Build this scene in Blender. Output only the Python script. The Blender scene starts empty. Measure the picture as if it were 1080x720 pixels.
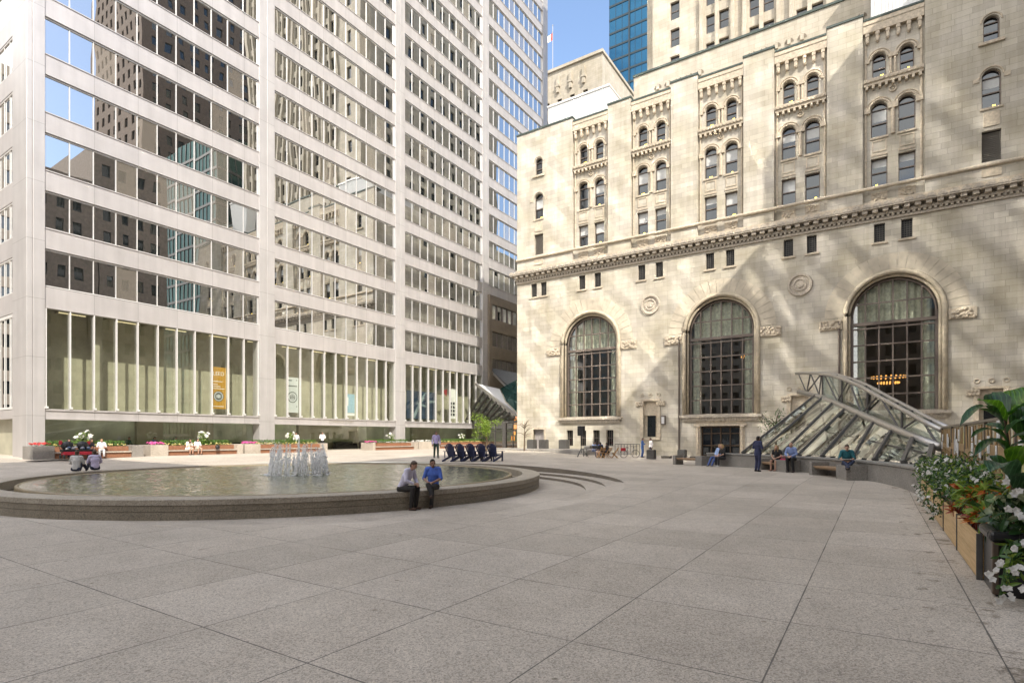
import bpy, bmesh, math, random
from mathutils import Vector, Matrix, geometry, noise

random.seed(7)
R = math.radians
SC = bpy.context.scene
COL = SC.collection

# ------------------------------------------------------------------ view frame
# world: x along the stone bank's facade, y along the office tower's facade; the camera stands at the origin
PXF, CX, HY, HC = 590.0, 540.0, 461.0, 1.82
YAW = R(33.125)
c_, s_ = math.cos(YAW), math.sin(YAW)


def c2w(X, Y):
    return (c_ * X - s_ * Y, s_ * X + c_ * Y)


def w2c(x, y):
    return (c_ * x + s_ * y, -s_ * x + c_ * y)


def ray(px):
    p = (px - CX) / PXF
    return (c_ * p - s_, s_ * p + c_)


def at(px, py, Y):
    r = ray(px)
    return Vector((r[0] * Y, r[1] * Y, HC + (HY - py) / PXF * Y))


def sstep(a, b, x):
    t = max(0.0, min(1.0, (x - a) / (b - a)))
    return t * t * (3 - 2 * t)


# ------------------------------------------------------------------ terrain
CP = (-8.86, 23.27)      # pool centre (camera frame)
CS = (-6.2, 21.8)        # centre of the stepped hollow
RP = 10.0
ZB = -0.16
ZRING = 0.34
CPW = c2w(*CP)


def f_plain(X, Y):
    t = sstep(0, 9, X)
    return 0.12 * sstep(14.5, 20, Y) * (1 - t * sstep(29, 46, Y)) + (0.25 * sstep(18, 34, Y) + .17 * sstep(33.6, 38.5, Y)) * (1 - t) + t * .04


def hgt_c(X, Y):
    f = f_plain(X, Y)
    dp = math.hypot(X - CP[0], Y - CP[1])
    ds = math.hypot(X - CS[0], Y - CS[1])
    if ds > 12.5 and dp > 12.5:
        return f
    t = max(0, min(1, min((ds - 9.0) / 1.4, (dp - 10.0) / 1.0)))
    cone = ZB + (f - ZB) * t
    back = ZB if ds < 9.0 else ZB + .10 if ds < 9.72 else ZB + .20 if ds < 10.4 else f
    th = math.degrees(math.atan2(Y - CS[1], X - CS[0]))
    if th < -90:
        th += 360
    w = sstep(-9, 6, th) * (1 - sstep(195, 212, th))
    return cone * (1 - w) + back * w


def hgt(x, y):
    return hgt_c(*w2c(x, y))


def ground_at(px, py):
    z = 0.1
    for _ in range(30):
        Y = (HC - z) * PXF / (py - HY)
        z = 0.5 * z + 0.5 * hgt_c((px - CX) / PXF * Y, Y)
    X = (px - CX) / PXF * Y
    x, y = c2w(X, Y)
    return Vector((x, y, hgt(x, y)))


def ray_circle(px, C, Rr, near=True):
    p = (px - CX) / PXF
    # camera frame: (pY - C0)^2 + (Y - C1)^2 = R^2
    a = p * p + 1
    b = -2 * (p * C[0] + C[1])
    cc = C[0] ** 2 + C[1] ** 2 - Rr * Rr
    d = math.sqrt(max(0, b * b - 4 * a * cc))
    Y = (-b - d) / (2 * a) if near else (-b + d) / (2 * a)
    return c2w(p * Y, Y), Y


def heading(X, Y):
    """rotation about z that turns local +Y towards a camera-frame direction"""
    hx, hy = c2w(X, Y)
    return math.atan2(-hx, hy)


# ------------------------------------------------------------------ object helpers
WL = {}
UNIT = [1.0]          # metres per modelling unit of the building being built (each building is drawn on its own module)


def U(v):
    k = UNIT[0]
    return Vector((v[0] * k, v[1] * k, HC + (v[2] - HC) * k))



def props(o, label=None, cat=None, group=None, kind=None):
    if label: o['label'] = label
    if cat: o['category'] = cat
    if group: o['group'] = group
    if kind: o['kind'] = kind
    return o


def thing(name, label, cat, loc=(0, 0, 0), rz=0, group=None):
    o = bpy.data.objects.new(name, None)
    COL.objects.link(o)
    if UNIT[0] != 1: loc = U(loc)
    o.location = loc
    o.rotation_euler = (0, 0, rz)
    o.empty_display_size = .2
    WL[o.name] = Vector(loc)
    return props(o, label, cat, group)


def copy_tree(o, parent=None):
    n = o.copy()
    COL.objects.link(n)
    if parent is not None:
        n.parent = parent
    for ch in [x for x in bpy.data.objects if x.parent == o]:
        copy_tree(ch, n)
    return n


class MB:
    def __init__(self):
        self.v, self.f, self.m = [], [], []

    def add(self, vs, fs, m=0):
        b = len(self.v)
        self.v.extend([tuple(v) for v in vs])
        self.f.extend([tuple(i + b for i in f) for f in fs])
        self.m.extend([m] * len(fs))

    def poly(self, *vs, m=0):
        self.add(vs, [tuple(range(len(vs)))], m)

    def box(self, x0, x1, y0, y1, z0, z1, m=0):
        if x0 > x1: x0, x1 = x1, x0
        if y0 > y1: y0, y1 = y1, y0
        if z0 > z1: z0, z1 = z1, z0
        self.add([(x0, y0, z0), (x1, y0, z0), (x1, y1, z0), (x0, y1, z0), (x0, y0, z1), (x1, y0, z1), (x1, y1, z1), (x0, y1, z1)],
                 [(0, 3, 2, 1), (4, 5, 6, 7), (0, 1, 5, 4), (1, 2, 6, 5), (2, 3, 7, 6), (3, 0, 4, 7)], m)

    def obox(self, c, a, b, n, m=0):
        """box from centre and three half vectors"""
        c, a, b, n = map(Vector, (c, a, b, n))
        vs = [c + i * a + j * b + k * n for k in (-1, 1) for (i, j) in ((-1, -1), (1, -1), (1, 1), (-1, 1))]
        self.add(vs, [(0, 3, 2, 1), (4, 5, 6, 7), (0, 1, 5, 4), (1, 2, 6, 5), (2, 3, 7, 6), (3, 0, 4, 7)], m)

    def bar(self, p0, p1, w, h, up=(0, 0, 1), m=0):
        p0, p1 = Vector(p0), Vector(p1)
        d = (p1 - p0)
        L = d.length
        d.normalize()
        a = d.cross(Vector(up))
        if a.length < 1e-4: a = d.cross(Vector((0, 1, 0)))
        a.normalize()
        b = a.cross(d).normalized()
        self.obox((p0 + p1) / 2, d * L / 2, a * w / 2, b * h / 2, m)

    def tube(self, pts, rad, n=8, m=0, cap=True):
        pts = [Vector(p) for p in pts]
        if not hasattr(rad, '__len__'): rad = [rad] * len(pts)
        vs, fs = [], []
        ref = Vector((0, 0, 1))
        for i, p in enumerate(pts):
            d = (pts[min(i + 1, len(pts) - 1)] - pts[max(i - 1, 0)]).normalized()
            a = d.cross(ref)
            if a.length < .05: a = d.cross(Vector((1, 0, 0)))
            a.normalize()
            b = d.cross(a)
            for k in range(n):
                t = 2 * math.pi * k / n
                vs.append(p + (a * math.cos(t) + b * math.sin(t)) * rad[i])
        for i in range(len(pts) - 1):
            for k in range(n):
                k2 = (k + 1) % n
                fs.append((i * n + k, (i + 1) * n + k, (i + 1) * n + k2, i * n + k2))
        if cap:
            fs.append(tuple(range(n)))
            fs.append(tuple(reversed(range((len(pts) - 1) * n, len(pts) * n))))
        self.add(vs, fs, m)

    def ell(self, c, r, rot=None, nu=12, nv=8, m=0):
        c = Vector(c)
        vs, fs = [], []
        for j in range(1, nv):
            ph = math.pi * j / nv
            for i in range(nu):
                th = 2 * math.pi * i / nu
                v = Vector((r[0] * math.sin(ph) * math.cos(th), r[1] * math.sin(ph) * math.sin(th), r[2] * math.cos(ph)))
                if rot: v = rot @ v
                vs.append(c + v)
        top, bot = Vector((0, 0, r[2])), Vector((0, 0, -r[2]))
        if rot: top, bot = rot @ top, rot @ bot
        vs += [c + top, c + bot]
        T, B = len(vs) - 2, len(vs) - 1
        for j in range(nv - 2):
            for i in range(nu):
                i2 = (i + 1) % nu
                fs.append((j * nu + i, (j + 1) * nu + i, (j + 1) * nu + i2, j * nu + i2))
        for i in range(nu):
            i2 = (i + 1) % nu
            fs.append((T, i, i2))
            fs.append((B, (nv - 2) * nu + i2, (nv - 2) * nu + i))
        self.add(vs, fs, m)

    def cap(self, p0, p1, r0, r1, wx=1.0, lat=(1, 0, 0), n=12, m=0):
        """tapered capsule; cross-section widened by wx along lat"""
        p0, p1 = Vector(p0), Vector(p1)
        d = p1 - p0
        if d.length < 1e-6: d = Vector((0, 0, 1e-4))
        L = d.length
        d.normalize()
        lat = Vector(lat)
        a = lat - d * lat.dot(d)
        if a.length < .1:
            a = d.cross(Vector((0, 1, 0)))
            if a.length < .1: a = d.cross(Vector((0, 0, 1)))
        a.normalize()
        b = d.cross(a)
        rings = []
        for k in range(1, 4):
            t = math.pi / 2 * k / 4
            rings.append((p0 - d * r0 * math.cos(t), r0 * math.sin(t)))
        rings.append((p0, r0))
        rings.append((p1, r1))
        for k in range(1, 4):
            t = math.pi / 2 * k / 4
            rings.append((p1 + d * r1 * math.sin(t), r1 * math.cos(t)))
        vs, fs = [], []
        for (q, r) in rings:
            for k in range(n):
                t = 2 * math.pi * k / n
                vs.append(q + a * math.cos(t) * r * wx + b * math.sin(t) * r)
        nr = len(rings)
        for i in range(nr - 1):
            for k in range(n):
                k2 = (k + 1) % n
                fs.append((i * n + k, i * n + k2, (i + 1) * n + k2, (i + 1) * n + k))
        vs += [p0 - d * r0, p1 + d * r1]
        for k in range(n):
            k2 = (k + 1) % n
            fs.append((len(vs) - 2, k2, k))
            fs.append((len(vs) - 1, (nr - 1) * n + k, (nr - 1) * n + k2))
        self.add(vs, fs, m)

    def lathe(self, prof, c=(0, 0), n=64, a0=0, a1=2 * math.pi, m=0, closed=False):
        full = abs(a1 - a0 - 2 * math.pi) < 1e-6
        na = n if full else n + 1
        vs, fs = [], []
        for i in range(na):
            t = a0 + (a1 - a0) * i / n
            for (r, z) in prof:
                vs.append((c[0] + r * math.cos(t), c[1] + r * math.sin(t), z))
        k = len(prof)
        for i in range(n):
            i2 = (i + 1) % na
            for j in range(k if closed else k - 1):
                j2 = (j + 1) % k
                fs.append((i * k + j, i2 * k + j, i2 * k + j2, i * k + j2))
        if closed and not full:
            fs.append(tuple(reversed(range(k))))
            fs.append(tuple(range((na - 1) * k, na * k)))
        self.add(vs, fs, m)

    def leaf(self, base, d, nrm, L, W, bend=.25, m=0, seg=3):
        """a curved leaf blade"""
        base, d, nrm = Vector(base), Vector(d).normalized(), Vector(nrm)
        side = d.cross(nrm)
        if side.length < .01: side = d.cross(Vector((1, .3, .2)))
        side.normalize()
        nrm = side.cross(d)
        vs, fs = [], []
        for i in range(seg + 1):
            t = i / seg
            w = W * .5 * math.sin(math.pi * min(1, .12 + t * .88)) ** .8
            p = base + d * L * t - nrm * bend * L * t * t
            vs += [p - side * w + nrm * w * .25, p, p + side * w + nrm * w * .25]
        for i in range(seg):
            a = i * 3
            fs += [(a, a + 1, a + 4, a + 3), (a + 1, a + 2, a + 5, a + 4)]
        self.add(vs, fs, m)

    def build(self, name, mats, parent=None, smooth=False, local=False, bevel=0, kind=None, label=None):
        me = bpy.data.meshes.new(name)
        vv = self.v if UNIT[0] == 1 or local else [U(v) for v in self.v]
        me.from_pydata(vv, [], self.f)
        if not isinstance(mats, (list, tuple)): mats = [mats]
        for m in mats: me.materials.append(m)
        if len(mats) > 1:
            me.polygons.foreach_set('material_index', self.m)
        if smooth:
            me.polygons.foreach_set('use_smooth', [True] * len(me.polygons))
        me.update()
        return link(name, me, parent, local, bevel, kind, label)


def link(name, me, parent=None, local=False, bevel=0, kind=None, label=None):
    o = bpy.data.objects.new(name, me)
    COL.objects.link(o)
    WL[o.name] = Vector((0, 0, 0))
    if parent is not None:
        o.parent = parent
        if not local:
            o.location = -WL.get(parent.name, Vector((0, 0, 0)))
        else:
            WL[o.name] = Vector((0, 0, 0))
    if bevel:
        b = o.modifiers.new('edge', 'BEVEL')
        b.width = bevel
        b.segments = 2
        b.limit_method = 'ANGLE'
    if kind: o['kind'] = kind
    if label: o['label'] = label
    return o


def pinside(pt, poly):
    x, y = pt
    ins = False
    n = len(poly)
    for i in range(n):
        x0, y0 = poly[i]
        x1, y1 = poly[(i + 1) % n]
        if (y0 > y) != (y1 > y) and x < (x1 - x0) * (y - y0) / (y1 - y0) + x0:
            ins = not ins
    return ins


def rect(x0, x1, z0, z1):
    return [(x0, z0), (x1, z0), (x1, z1), (x0, z1)]


def arch(cx, hw, z0, zs, n=14, r=None):
    """rectangle from z0 to the spring zs with a half circle on top"""
    r = r or hw
    pts = [(cx - hw, z0), (cx + hw, z0)]
    for i in range(n + 1):
        t = math.pi * i / n
        pts.append((cx + hw * math.cos(t), zs + r * math.sin(t)))
    return pts


def wall(mb, x0, x1, z0, z1, y, holes=(), depth=.3, m=0, fn=None, mrev=None):
    """a wall facing -y with openings; their reveals run back by depth"""
    fn = fn or (lambda u, v, d: (u, y + d, v))
    pts = [Vector(p) for p in rect(x0, x1, z0, z1)]
    ed = [(0, 1), (1, 2), (2, 3), (3, 0)]
    for h in holes:
        b = len(pts)
        pts += [Vector(p) for p in h]
        ed += [(b + i, b + (i + 1) % len(h)) for i in range(len(h))]
    v, e, f, *_ = geometry.delaunay_2d_cdt(pts, ed, [], 0, 1e-5)
    keep = []
    for t in f:
        cx = sum(v[i][0] for i in t) / len(t)
        cz = sum(v[i][1] for i in t) / len(t)
        if any(pinside((cx, cz), h) for h in holes): continue
        keep.append(tuple(t))
    mb.add([fn(p[0], p[1], 0) for p in v], keep, m)
    for h in holes:
        n = len(h)
        mb.add([fn(p[0], p[1], 0) for p in h] + [fn(p[0], p[1], depth) for p in h],
               [(i, (i + 1) % n, n + (i + 1) % n, n + i) for i in range(n)], m if mrev is None else mrev)


def pane(mb, poly, y, m=0):
    mb.poly(*[(p[0], y, p[1]) for p in poly], m=m)


# ------------------------------------------------------------------ materials
def nodes(name):
    m = bpy.data.materials.new(name)
    m.use_nodes = True
    nt = m.node_tree
    return m, nt, nt.nodes['Principled BSDF']


def N(nt, t, **kw):
    n = nt.nodes.new(t)
    for k, v in kw.items():
        if k in ('operation', 'blend_type', 'data_type', 'noise_dimensions', 'distribution', 'feature', 'clamp', 'wave_type', 'bands_direction'):
            setattr(n, k, v)
        else:
            n.inputs[k].default_value = v
    return n


def L(nt, a, b):
    nt.links.new(a, b)


def rgb(c):
    return (*c, 1) if len(c) == 3 else c


def mixc(nt, fac, a, b, mode='MIX'):
    n = nt.nodes.new('ShaderNodeMix')
    n.data_type = 'RGBA'
    n.blend_type = mode
    for sock, val in ((n.inputs[0], fac), (n.inputs[6], a), (n.inputs[7], b)):
        if hasattr(val, 'links') or hasattr(val, 'is_output'):
            L(nt, val, sock)
        else:
            sock.default_value = val if not isinstance(val, tuple) else rgb(val)
    return n.outputs[2]


def math_(nt, op, a, b=None):
    n = nt.nodes.new('ShaderNodeMath')
    n.operation = op
    for i, val in enumerate((a, b)):
        if val is None: continue
        if hasattr(val, 'is_output'): L(nt, val, n.inputs[i])
        else: n.inputs[i].default_value = val
    return n.outputs[0]


def ramp(nt, fac, stops):
    n = nt.nodes.new('ShaderNodeValToRGB')
    while len(n.color_ramp.elements) < len(stops): n.color_ramp.elements.new(.5)
    for e, (p, c) in zip(n.color_ramp.elements, stops):
        e.position = p
        e.color = rgb(c) if isinstance(c, tuple) else (c, c, c, 1)
    L(nt, fac, n.inputs[0])
    return n.outputs[0]


def coord(nt):
    return nt.nodes.new('ShaderNodeTexCoord').outputs['Object']


def ntex(nt, vec, scale, detail=4, rough=.55):
    n = N(nt, 'ShaderNodeTexNoise', Scale=scale, Detail=detail, Roughness=rough)
    L(nt, vec, n.inputs['Vector'])
    return n.outputs['Fac']


def bumpn(nt, b, hsock, strength, dist=.02):
    n = N(nt, 'ShaderNodeBump', Strength=strength, Distance=dist)
    L(nt, hsock, n.inputs['Height'])
    L(nt, n.outputs[0], b.inputs['Normal'])


def plain(name, col, rough=.6, metal=0, var=.18, scale=6, bump=0, spec=None, bscale=None):
    m, nt, b = nodes(name)
    v = coord(nt)
    f = ntex(nt, v, scale)
    lo = tuple(x * (1 - var) for x in col)
    hi = tuple(min(1, x * (1 + var)) for x in col)
    L(nt, ramp(nt, f, [(.3, lo), (.7, hi)]), b.inputs['Base Color'])
    b.inputs['Roughness'].default_value = rough
    b.inputs['Metallic'].default_value = metal
    if spec is not None: b.inputs['Specular IOR Level'].default_value = spec
    if bump: bumpn(nt, b, ntex(nt, v, bscale or scale * 6), bump)
    return m


def leafmat(name, c1, c2, rough=.45, trans=.25):
    m, nt, b = nodes(name)
    v = coord(nt)
    f = ntex(nt, v, 9, 2)
    colr = ramp(nt, f, [(.35, c1), (.65, c2)])
    L(nt, colr, b.inputs['Base Color'])
    b.inputs['Roughness'].default_value = rough
    tr = nt.nodes.new('ShaderNodeBsdfTranslucent')
    L(nt, colr, tr.inputs[0])
    mx = nt.nodes.new('ShaderNodeMixShader')
    mx.inputs[0].default_value = trans
    L(nt, b.outputs[0], mx.inputs[1])
    L(nt, tr.outputs[0], mx.inputs[2])
    L(nt, mx.outputs[0], nt.nodes['Material Output'].inputs[0])
    return m


def limestone(name, c1, c2, mort, bw=1.25, rh=.46, stain=.2):
    m, nt, b = nodes(name)
    v = coord(nt)
    sx = nt.nodes.new('ShaderNodeSeparateXYZ')
    L(nt, v, sx.inputs[0])
    u = math_(nt, 'ADD', sx.outputs[0], sx.outputs[1])
    cb = nt.nodes.new('ShaderNodeCombineXYZ')
    L(nt, u, cb.inputs[0])
    L(nt, sx.outputs[2], cb.inputs[1])
    br = nt.nodes.new('ShaderNodeTexBrick')
    L(nt, cb.outputs[0], br.inputs['Vector'])
    br.offset = .5
    br.squash = .72
    br.squash_frequency = 3
    for k, val in (('Scale', 1.0), ('Mortar Size', .011), ('Mortar Smooth', .2), ('Bias', 0), ('Brick Width', bw), ('Row Height', rh)):
        br.inputs[k].default_value = val
    br.inputs['Color1'].default_value = rgb(c1)
    br.inputs['Color2'].default_value = rgb(c2)
    br.inputs['Mortar'].default_value = rgb(mort)
    big = ntex(nt, v, .35, 5)
    st = ramp(nt, big, [(.35, (1 - stain, 1 - stain * 1.1, 1 - stain * 1.5)), (.62, (1.0, 1.0, 1.0))])
    fine = ramp(nt, ntex(nt, v, 14, 3), [(.3, (.92, .92, .92)), (.7, (1, 1, 1))])
    # rain streaks
    mp = nt.nodes.new('ShaderNodeMapping')
    mp.inputs['Scale'].default_value = (2.2, 2.2, .12)
    L(nt, v, mp.inputs[0])
    streak = ramp(nt, ntex(nt, mp.outputs[0], 1.0, 4), [(.38, (.84, .83, .80)), (.6, (1, 1, 1))])
    col = mixc(nt, 1.0, br.outputs['Color'], st, 'MULTIPLY')
    col = mixc(nt, 1.0, col, fine, 'MULTIPLY')
    col = mixc(nt, .7, col, streak, 'MULTIPLY')
    L(nt, col, b.inputs['Base Color'])
    b.inputs['Roughness'].default_value = .85
    inv = math_(nt, 'SUBTRACT', 1.0, br.outputs['Fac'])
    h = math_(nt, 'ADD', inv, math_(nt, 'MULTIPLY', ntex(nt, v, 20, 3), .25))
    bumpn(nt, b, h, .5, .012)
    return m


def schlick(nt):
    """two-sided Fresnel term of a pane"""
    g = nt.nodes.new('ShaderNodeNewGeometry')
    d = nt.nodes.new('ShaderNodeVectorMath')
    d.operation = 'DOT_PRODUCT'
    L(nt, g.outputs['Incoming'], d.inputs[0])
    L(nt, g.outputs['Normal'], d.inputs[1])
    c = math_(nt, 'ABSOLUTE', d.outputs['Value'])
    p = math_(nt, 'POWER', math_(nt, 'SUBTRACT', 1.0, c), 5.0)
    return math_(nt, 'ADD', math_(nt, 'MULTIPLY', p, .92), .08)


def mirror_glass(name, dark, tint, fac, rough=.0, wav=.0):
    m, nt, b = nodes(name)
    nt.nodes.remove(b)
    out = nt.nodes['Material Output']
    d = N(nt, 'ShaderNodeBsdfDiffuse', Color=rgb(dark))
    g = N(nt, 'ShaderNodeBsdfGlossy', Color=rgb(tint), Roughness=rough)
    f = math_(nt, 'ADD', schlick(nt), fac)
    f.node.use_clamp = True
    if wav:
        v = coord(nt)
        bp = N(nt, 'ShaderNodeBump', Strength=wav, Distance=.02)
        L(nt, ntex(nt, v, .9, 2), bp.inputs['Height'])
        L(nt, bp.outputs[0], g.inputs['Normal'])
    mx = nt.nodes.new('ShaderNodeMixShader')
    L(nt, f, mx.inputs[0])
    L(nt, d.outputs[0], mx.inputs[1])
    L(nt, g.outputs[0], mx.inputs[2])
    L(nt, mx.outputs[0], out.inputs[0])
    return m


def clear_glass(name, tint, refl):
    m, nt, b = nodes(name)
    nt.nodes.remove(b)
    out = nt.nodes['Material Output']
    t = N(nt, 'ShaderNodeBsdfTransparent', Color=rgb(tint))
    g = N(nt, 'ShaderNodeBsdfGlossy', Color=(.95, .97, .96, 1), Roughness=0.0)
    f = math_(nt, 'ADD', schlick(nt), refl)
    f.node.use_clamp = True
    mx = nt.nodes.new('ShaderNodeMixShader')
    L(nt, f, mx.inputs[0])
    L(nt, t.outputs[0], mx.inputs[1])
    L(nt, g.outputs[0], mx.inputs[2])
    L(nt, mx.outputs[0], out.inputs[0])
    return m


def emit(name, col, strength):
    m, nt, b = nodes(name)
    b.inputs['Base Color'].default_value = rgb(col)
    b.inputs['Emission Color'].default_value = rgb(col)
    b.inputs['Emission Strength'].default_value = strength
    return m


def paving_mat():
    m, nt, b = nodes('granite_paving')
    v = coord(nt)
    sx = nt.nodes.new('ShaderNodeSeparateXYZ')
    L(nt, v, sx.inputs[0])
    PX, PY = 1.57, 1.6
    u = math_(nt, 'DIVIDE', math_(nt, 'ADD', sx.outputs[0], .715 + 157), PX)
    w = math_(nt, 'DIVIDE', math_(nt, 'ADD', sx.outputs[1], -6.08 + 160), PY)
    fu, fw = math_(nt, 'FRACT', u), math_(nt, 'FRACT', w)
    # distance to the nearest joint in metres, slightly wobbly
    du = math_(nt, 'MULTIPLY', math_(nt, 'SUBTRACT', .5, math_(nt, 'ABSOLUTE', math_(nt, 'SUBTRACT', fu, .5))), PX)
    dw = math_(nt, 'MULTIPLY', math_(nt, 'SUBTRACT', .5, math_(nt, 'ABSOLUTE', math_(nt, 'SUBTRACT', fw, .5))), PY)
    dmin = math_(nt, 'MINIMUM', du, dw)
    wob = math_(nt, 'MULTIPLY', math_(nt, 'SUBTRACT', ntex(nt, v, 1.3, 4), .15), .019)
    joint = math_(nt, 'LESS_THAN', dmin, wob)
    cell = nt.nodes.new('ShaderNodeCombineXYZ')
    L(nt, math_(nt, 'FLOOR', u), cell.inputs[0])
    L(nt, math_(nt, 'FLOOR', w), cell.inputs[1])
    wn = nt.nodes.new('ShaderNodeTexWhiteNoise')
    wn.noise_dimensions = '2D'
    L(nt, cell.outputs[0], wn.inputs['Vector'])
    slab = ramp(nt, wn.outputs['Value'], [(0, (.475, .435, .38)), (.35, (.515, .47, .41)), (.7, (.535, .49, .43)), (1, (.57, .525, .465))])
    # granite speckle: light and dark grains
    vo = N(nt, 'ShaderNodeTexVoronoi', Scale=75)
    L(nt, v, vo.inputs['Vector'])
    spk = ramp(nt, vo.outputs['Color'], [(.1, (.58, .57, .56)), (.45, (.98, .97, .96)), (.9, (1.28, 1.27, 1.26))])
    sp2 = ramp(nt, ntex(nt, v, 160, 2), [(.36, (.62, .61, .6)), (.62, (1.22, 1.21, 1.2))])
    col = mixc(nt, 1, slab, spk, 'MULTIPLY')
    col = mixc(nt, .8, col, sp2, 'MULTIPLY')
    # broad weathering and wear
    big = ramp(nt, ntex(nt, v, .22, 6, .6), [(.3, (.80, .79, .77)), (.65, (1.06, 1.05, 1.03))])
    col = mixc(nt, 1, col, big, 'MULTIPLY')
    mid = ramp(nt, ntex(nt, v, 1.7, 6, .65), [(.3, (.88, .87, .86)), (.6, (1, 1, 1))])
    col = mixc(nt, 1, col, mid, 'MULTIPLY')
    # a few dark spill marks
    sp = N(nt, 'ShaderNodeTexNoise', Scale=.9, Detail=7, Roughness=.7)
    L(nt, v, sp.inputs['Vector'])
    spill = ramp(nt, sp.outputs['Fac'], [(.66, (1, 1, 1)), (.72, (.62, .58, .54))])
    col = mixc(nt, 1, col, spill, 'MULTIPLY')
    gum = N(nt, 'ShaderNodeTexVoronoi', Scale=2.1)
    L(nt, v, gum.inputs['Vector'])
    col = mixc(nt, 1, col, ramp(nt, gum.outputs['Distance'], [(.035, (.55, .53, .5)), (.07, (1, 1, 1))]), 'MULTIPLY')
    # drips by the planter boxes
    nearx = math_(nt, 'LESS_THAN', math_(nt, 'ABSOLUTE', math_(nt, 'SUBTRACT', sx.outputs[0], .72)), .33)
    dr = ramp(nt, ntex(nt, v, 2.6, 6, .65), [(.56, (1, 1, 1)), (.64, (.45, .42, .38))])
    col = mixc(nt, nearx, col, mixc(nt, 1, col, dr, 'MULTIPLY'))
    jn = mixc(nt, ntex(nt, v, .8, 3), (.05, .045, .04), (.2, .18, .155))
    col = mixc(nt, joint, col, jn)
    L(nt, col, b.inputs['Base Color'])
    b.inputs['Roughness'].default_value = .62
    b.inputs['Specular IOR Level'].default_value = .35
    h = math_(nt, 'SUBTRACT', math_(nt, 'MULTIPLY', ntex(nt, v, 120, 2), .3), joint)
    bumpn(nt, b, h, .35, .006)
    return m


def granite(name, col, rough=.6):
    m, nt, b = nodes(name)
    v = coord(nt)
    vo = N(nt, 'ShaderNodeTexVoronoi', Scale=55)
    L(nt, v, vo.inputs['Vector'])
    spk = ramp(nt, vo.outputs['Color'], [(.1, (.55, .54, .53)), (.5, (1, 1, 1)), (.95, (1.35, 1.34, 1.33))])
    big = ramp(nt, ntex(nt, v, 1.1, 5), [(.3, (.78, .77, .75)), (.7, (1.05, 1.05, 1.04))])
    c = mixc(nt, 1, mixc(nt, 1, rgb(col), spk, 'MULTIPLY'), big, 'MULTIPLY')
    L(nt, c, b.inputs['Base Color'])
    b.inputs['Roughness'].default_value = rough
    bumpn(nt, b, ntex(nt, v, 90, 2), .25, .004)
    return m


def panel_metal(name, col, zper=None, z0=0, yper=None, y0=0):
    """satin metal cladding with thin open joints"""
    m, nt, b = nodes(name)
    v = coord(nt)
    f = ntex(nt, v, .7, 5)
    base = ramp(nt, f, [(.3, tuple(x * .93 for x in col)), (.7, tuple(min(1, x * 1.04) for x in col))])
    mp = nt.nodes.new('ShaderNodeMapping')
    mp.inputs['Scale'].default_value = (1, 1.6, .1)
    L(nt, v, mp.inputs[0])
    stre = ramp(nt, ntex(nt, mp.outputs[0], 1.2, 4), [(.3, (.86, .86, .86)), (.65, (1, 1, 1))])
    base = mixc(nt, .9, base, stre, 'MULTIPLY')
    sx = nt.nodes.new('ShaderNodeSeparateXYZ')
    L(nt, v, sx.inputs[0])
    for per, off, ax in ((zper, z0, 2), (yper, y0, 1)):
        if not per: continue
        fr = math_(nt, 'FRACT', math_(nt, 'DIVIDE', math_(nt, 'ADD', sx.outputs[ax], 200 * per - off), per))
        j = math_(nt, 'LESS_THAN', fr, .03 / per)
        base = mixc(nt, math_(nt, 'MULTIPLY', j, .55), base, (.2, .19, .18))
        # each panel a shade of its own
        fl = math_(nt, 'FLOOR', math_(nt, 'DIVIDE', math_(nt, 'ADD', sx.outputs[ax], 200 * per - off), per))
        wn = nt.nodes.new('ShaderNodeTexWhiteNoise')
        wn.noise_dimensions = '1D'
        L(nt, fl, wn.inputs['W'])
        base = mixc(nt, 1, base, ramp(nt, wn.outputs['Value'], [(0, (.95, .95, .95)), (1, (1, 1, 1))]), 'MULTIPLY')
    L(nt, base, b.inputs['Base Color'])
    b.inputs['Metallic'].default_value = .35
    b.inputs['Roughness'].default_value = .42
    return m


MT = {}
MT['paving'] = paving_mat()
MT['stone'] = limestone('limestone_blocks', (.63, .59, .51), (.51, .47, .405), (.38, .35, .30))
MT['trim'] = plain('carved_limestone', (.50, .43, .33), .85, var=.22, scale=5, bump=.5, bscale=22)
MT['voussoir'] = plain('voussoir_limestone', (.50, .445, .35), .85, var=.16, scale=1.6, bump=.2)
MT['cornice'] = plain('weathered_cornice', (.44, .39, .32), .9, var=.3, scale=7, bump=.6, bscale=18)
MT['coping'] = plain('oxidised_copper', (.05, .07, .06), .6, var=.3)
MT['tstone'] = limestone('tower_limestone', (.55, .50, .42), (.47, .43, .36), (.36, .32, .27), 1.0, .45, .12)
MT['column'] = panel_metal('column_cladding', (.55, .53, .52), 3.841, 10.91)
MT['spandrel'] = panel_metal('spandrel_cladding', (.55, .525, .515), None, 0, 2.779, 14.104)
MT['mullion'] = plain('white_mullion', (.66, .65, .63), .45, .2, var=.06)
MT['gap'] = plain('dark_gasket', (.03, .03, .03), .7)
MT['glass'] = mirror_glass('mirror_window', (.012, .015, .015), (.93, .95, .96), .50, 0, .004)
MT['glass_blind'] = mirror_glass('mirror_window_blind', (.17, .155, .13), (.93, .95, .96), .36, 0, .004)
MT['bankglass'] = mirror_glass('sash_glass', (.012, .014, .016), (.85, .90, .93), .02)
MT['lobbyglass'] = clear_glass('lobby_glass', (.90, .925, .875), .07)
MT['pavglass'] = clear_glass('canopy_glass', (.62, .74, .74), .22)
MT['blueglass'] = mirror_glass('blue_curtain_glass', (.006, .045, .085), (.055, .16, .29), .45)
MT['tealglass'] = mirror_glass('teal_curtain_glass', (.01, .035, .035), (.32, .46, .43), .10)
MT['brownclad'] = plain('brown_stone_panels', (.19, .155, .115), .5, var=.12, scale=1)
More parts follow.
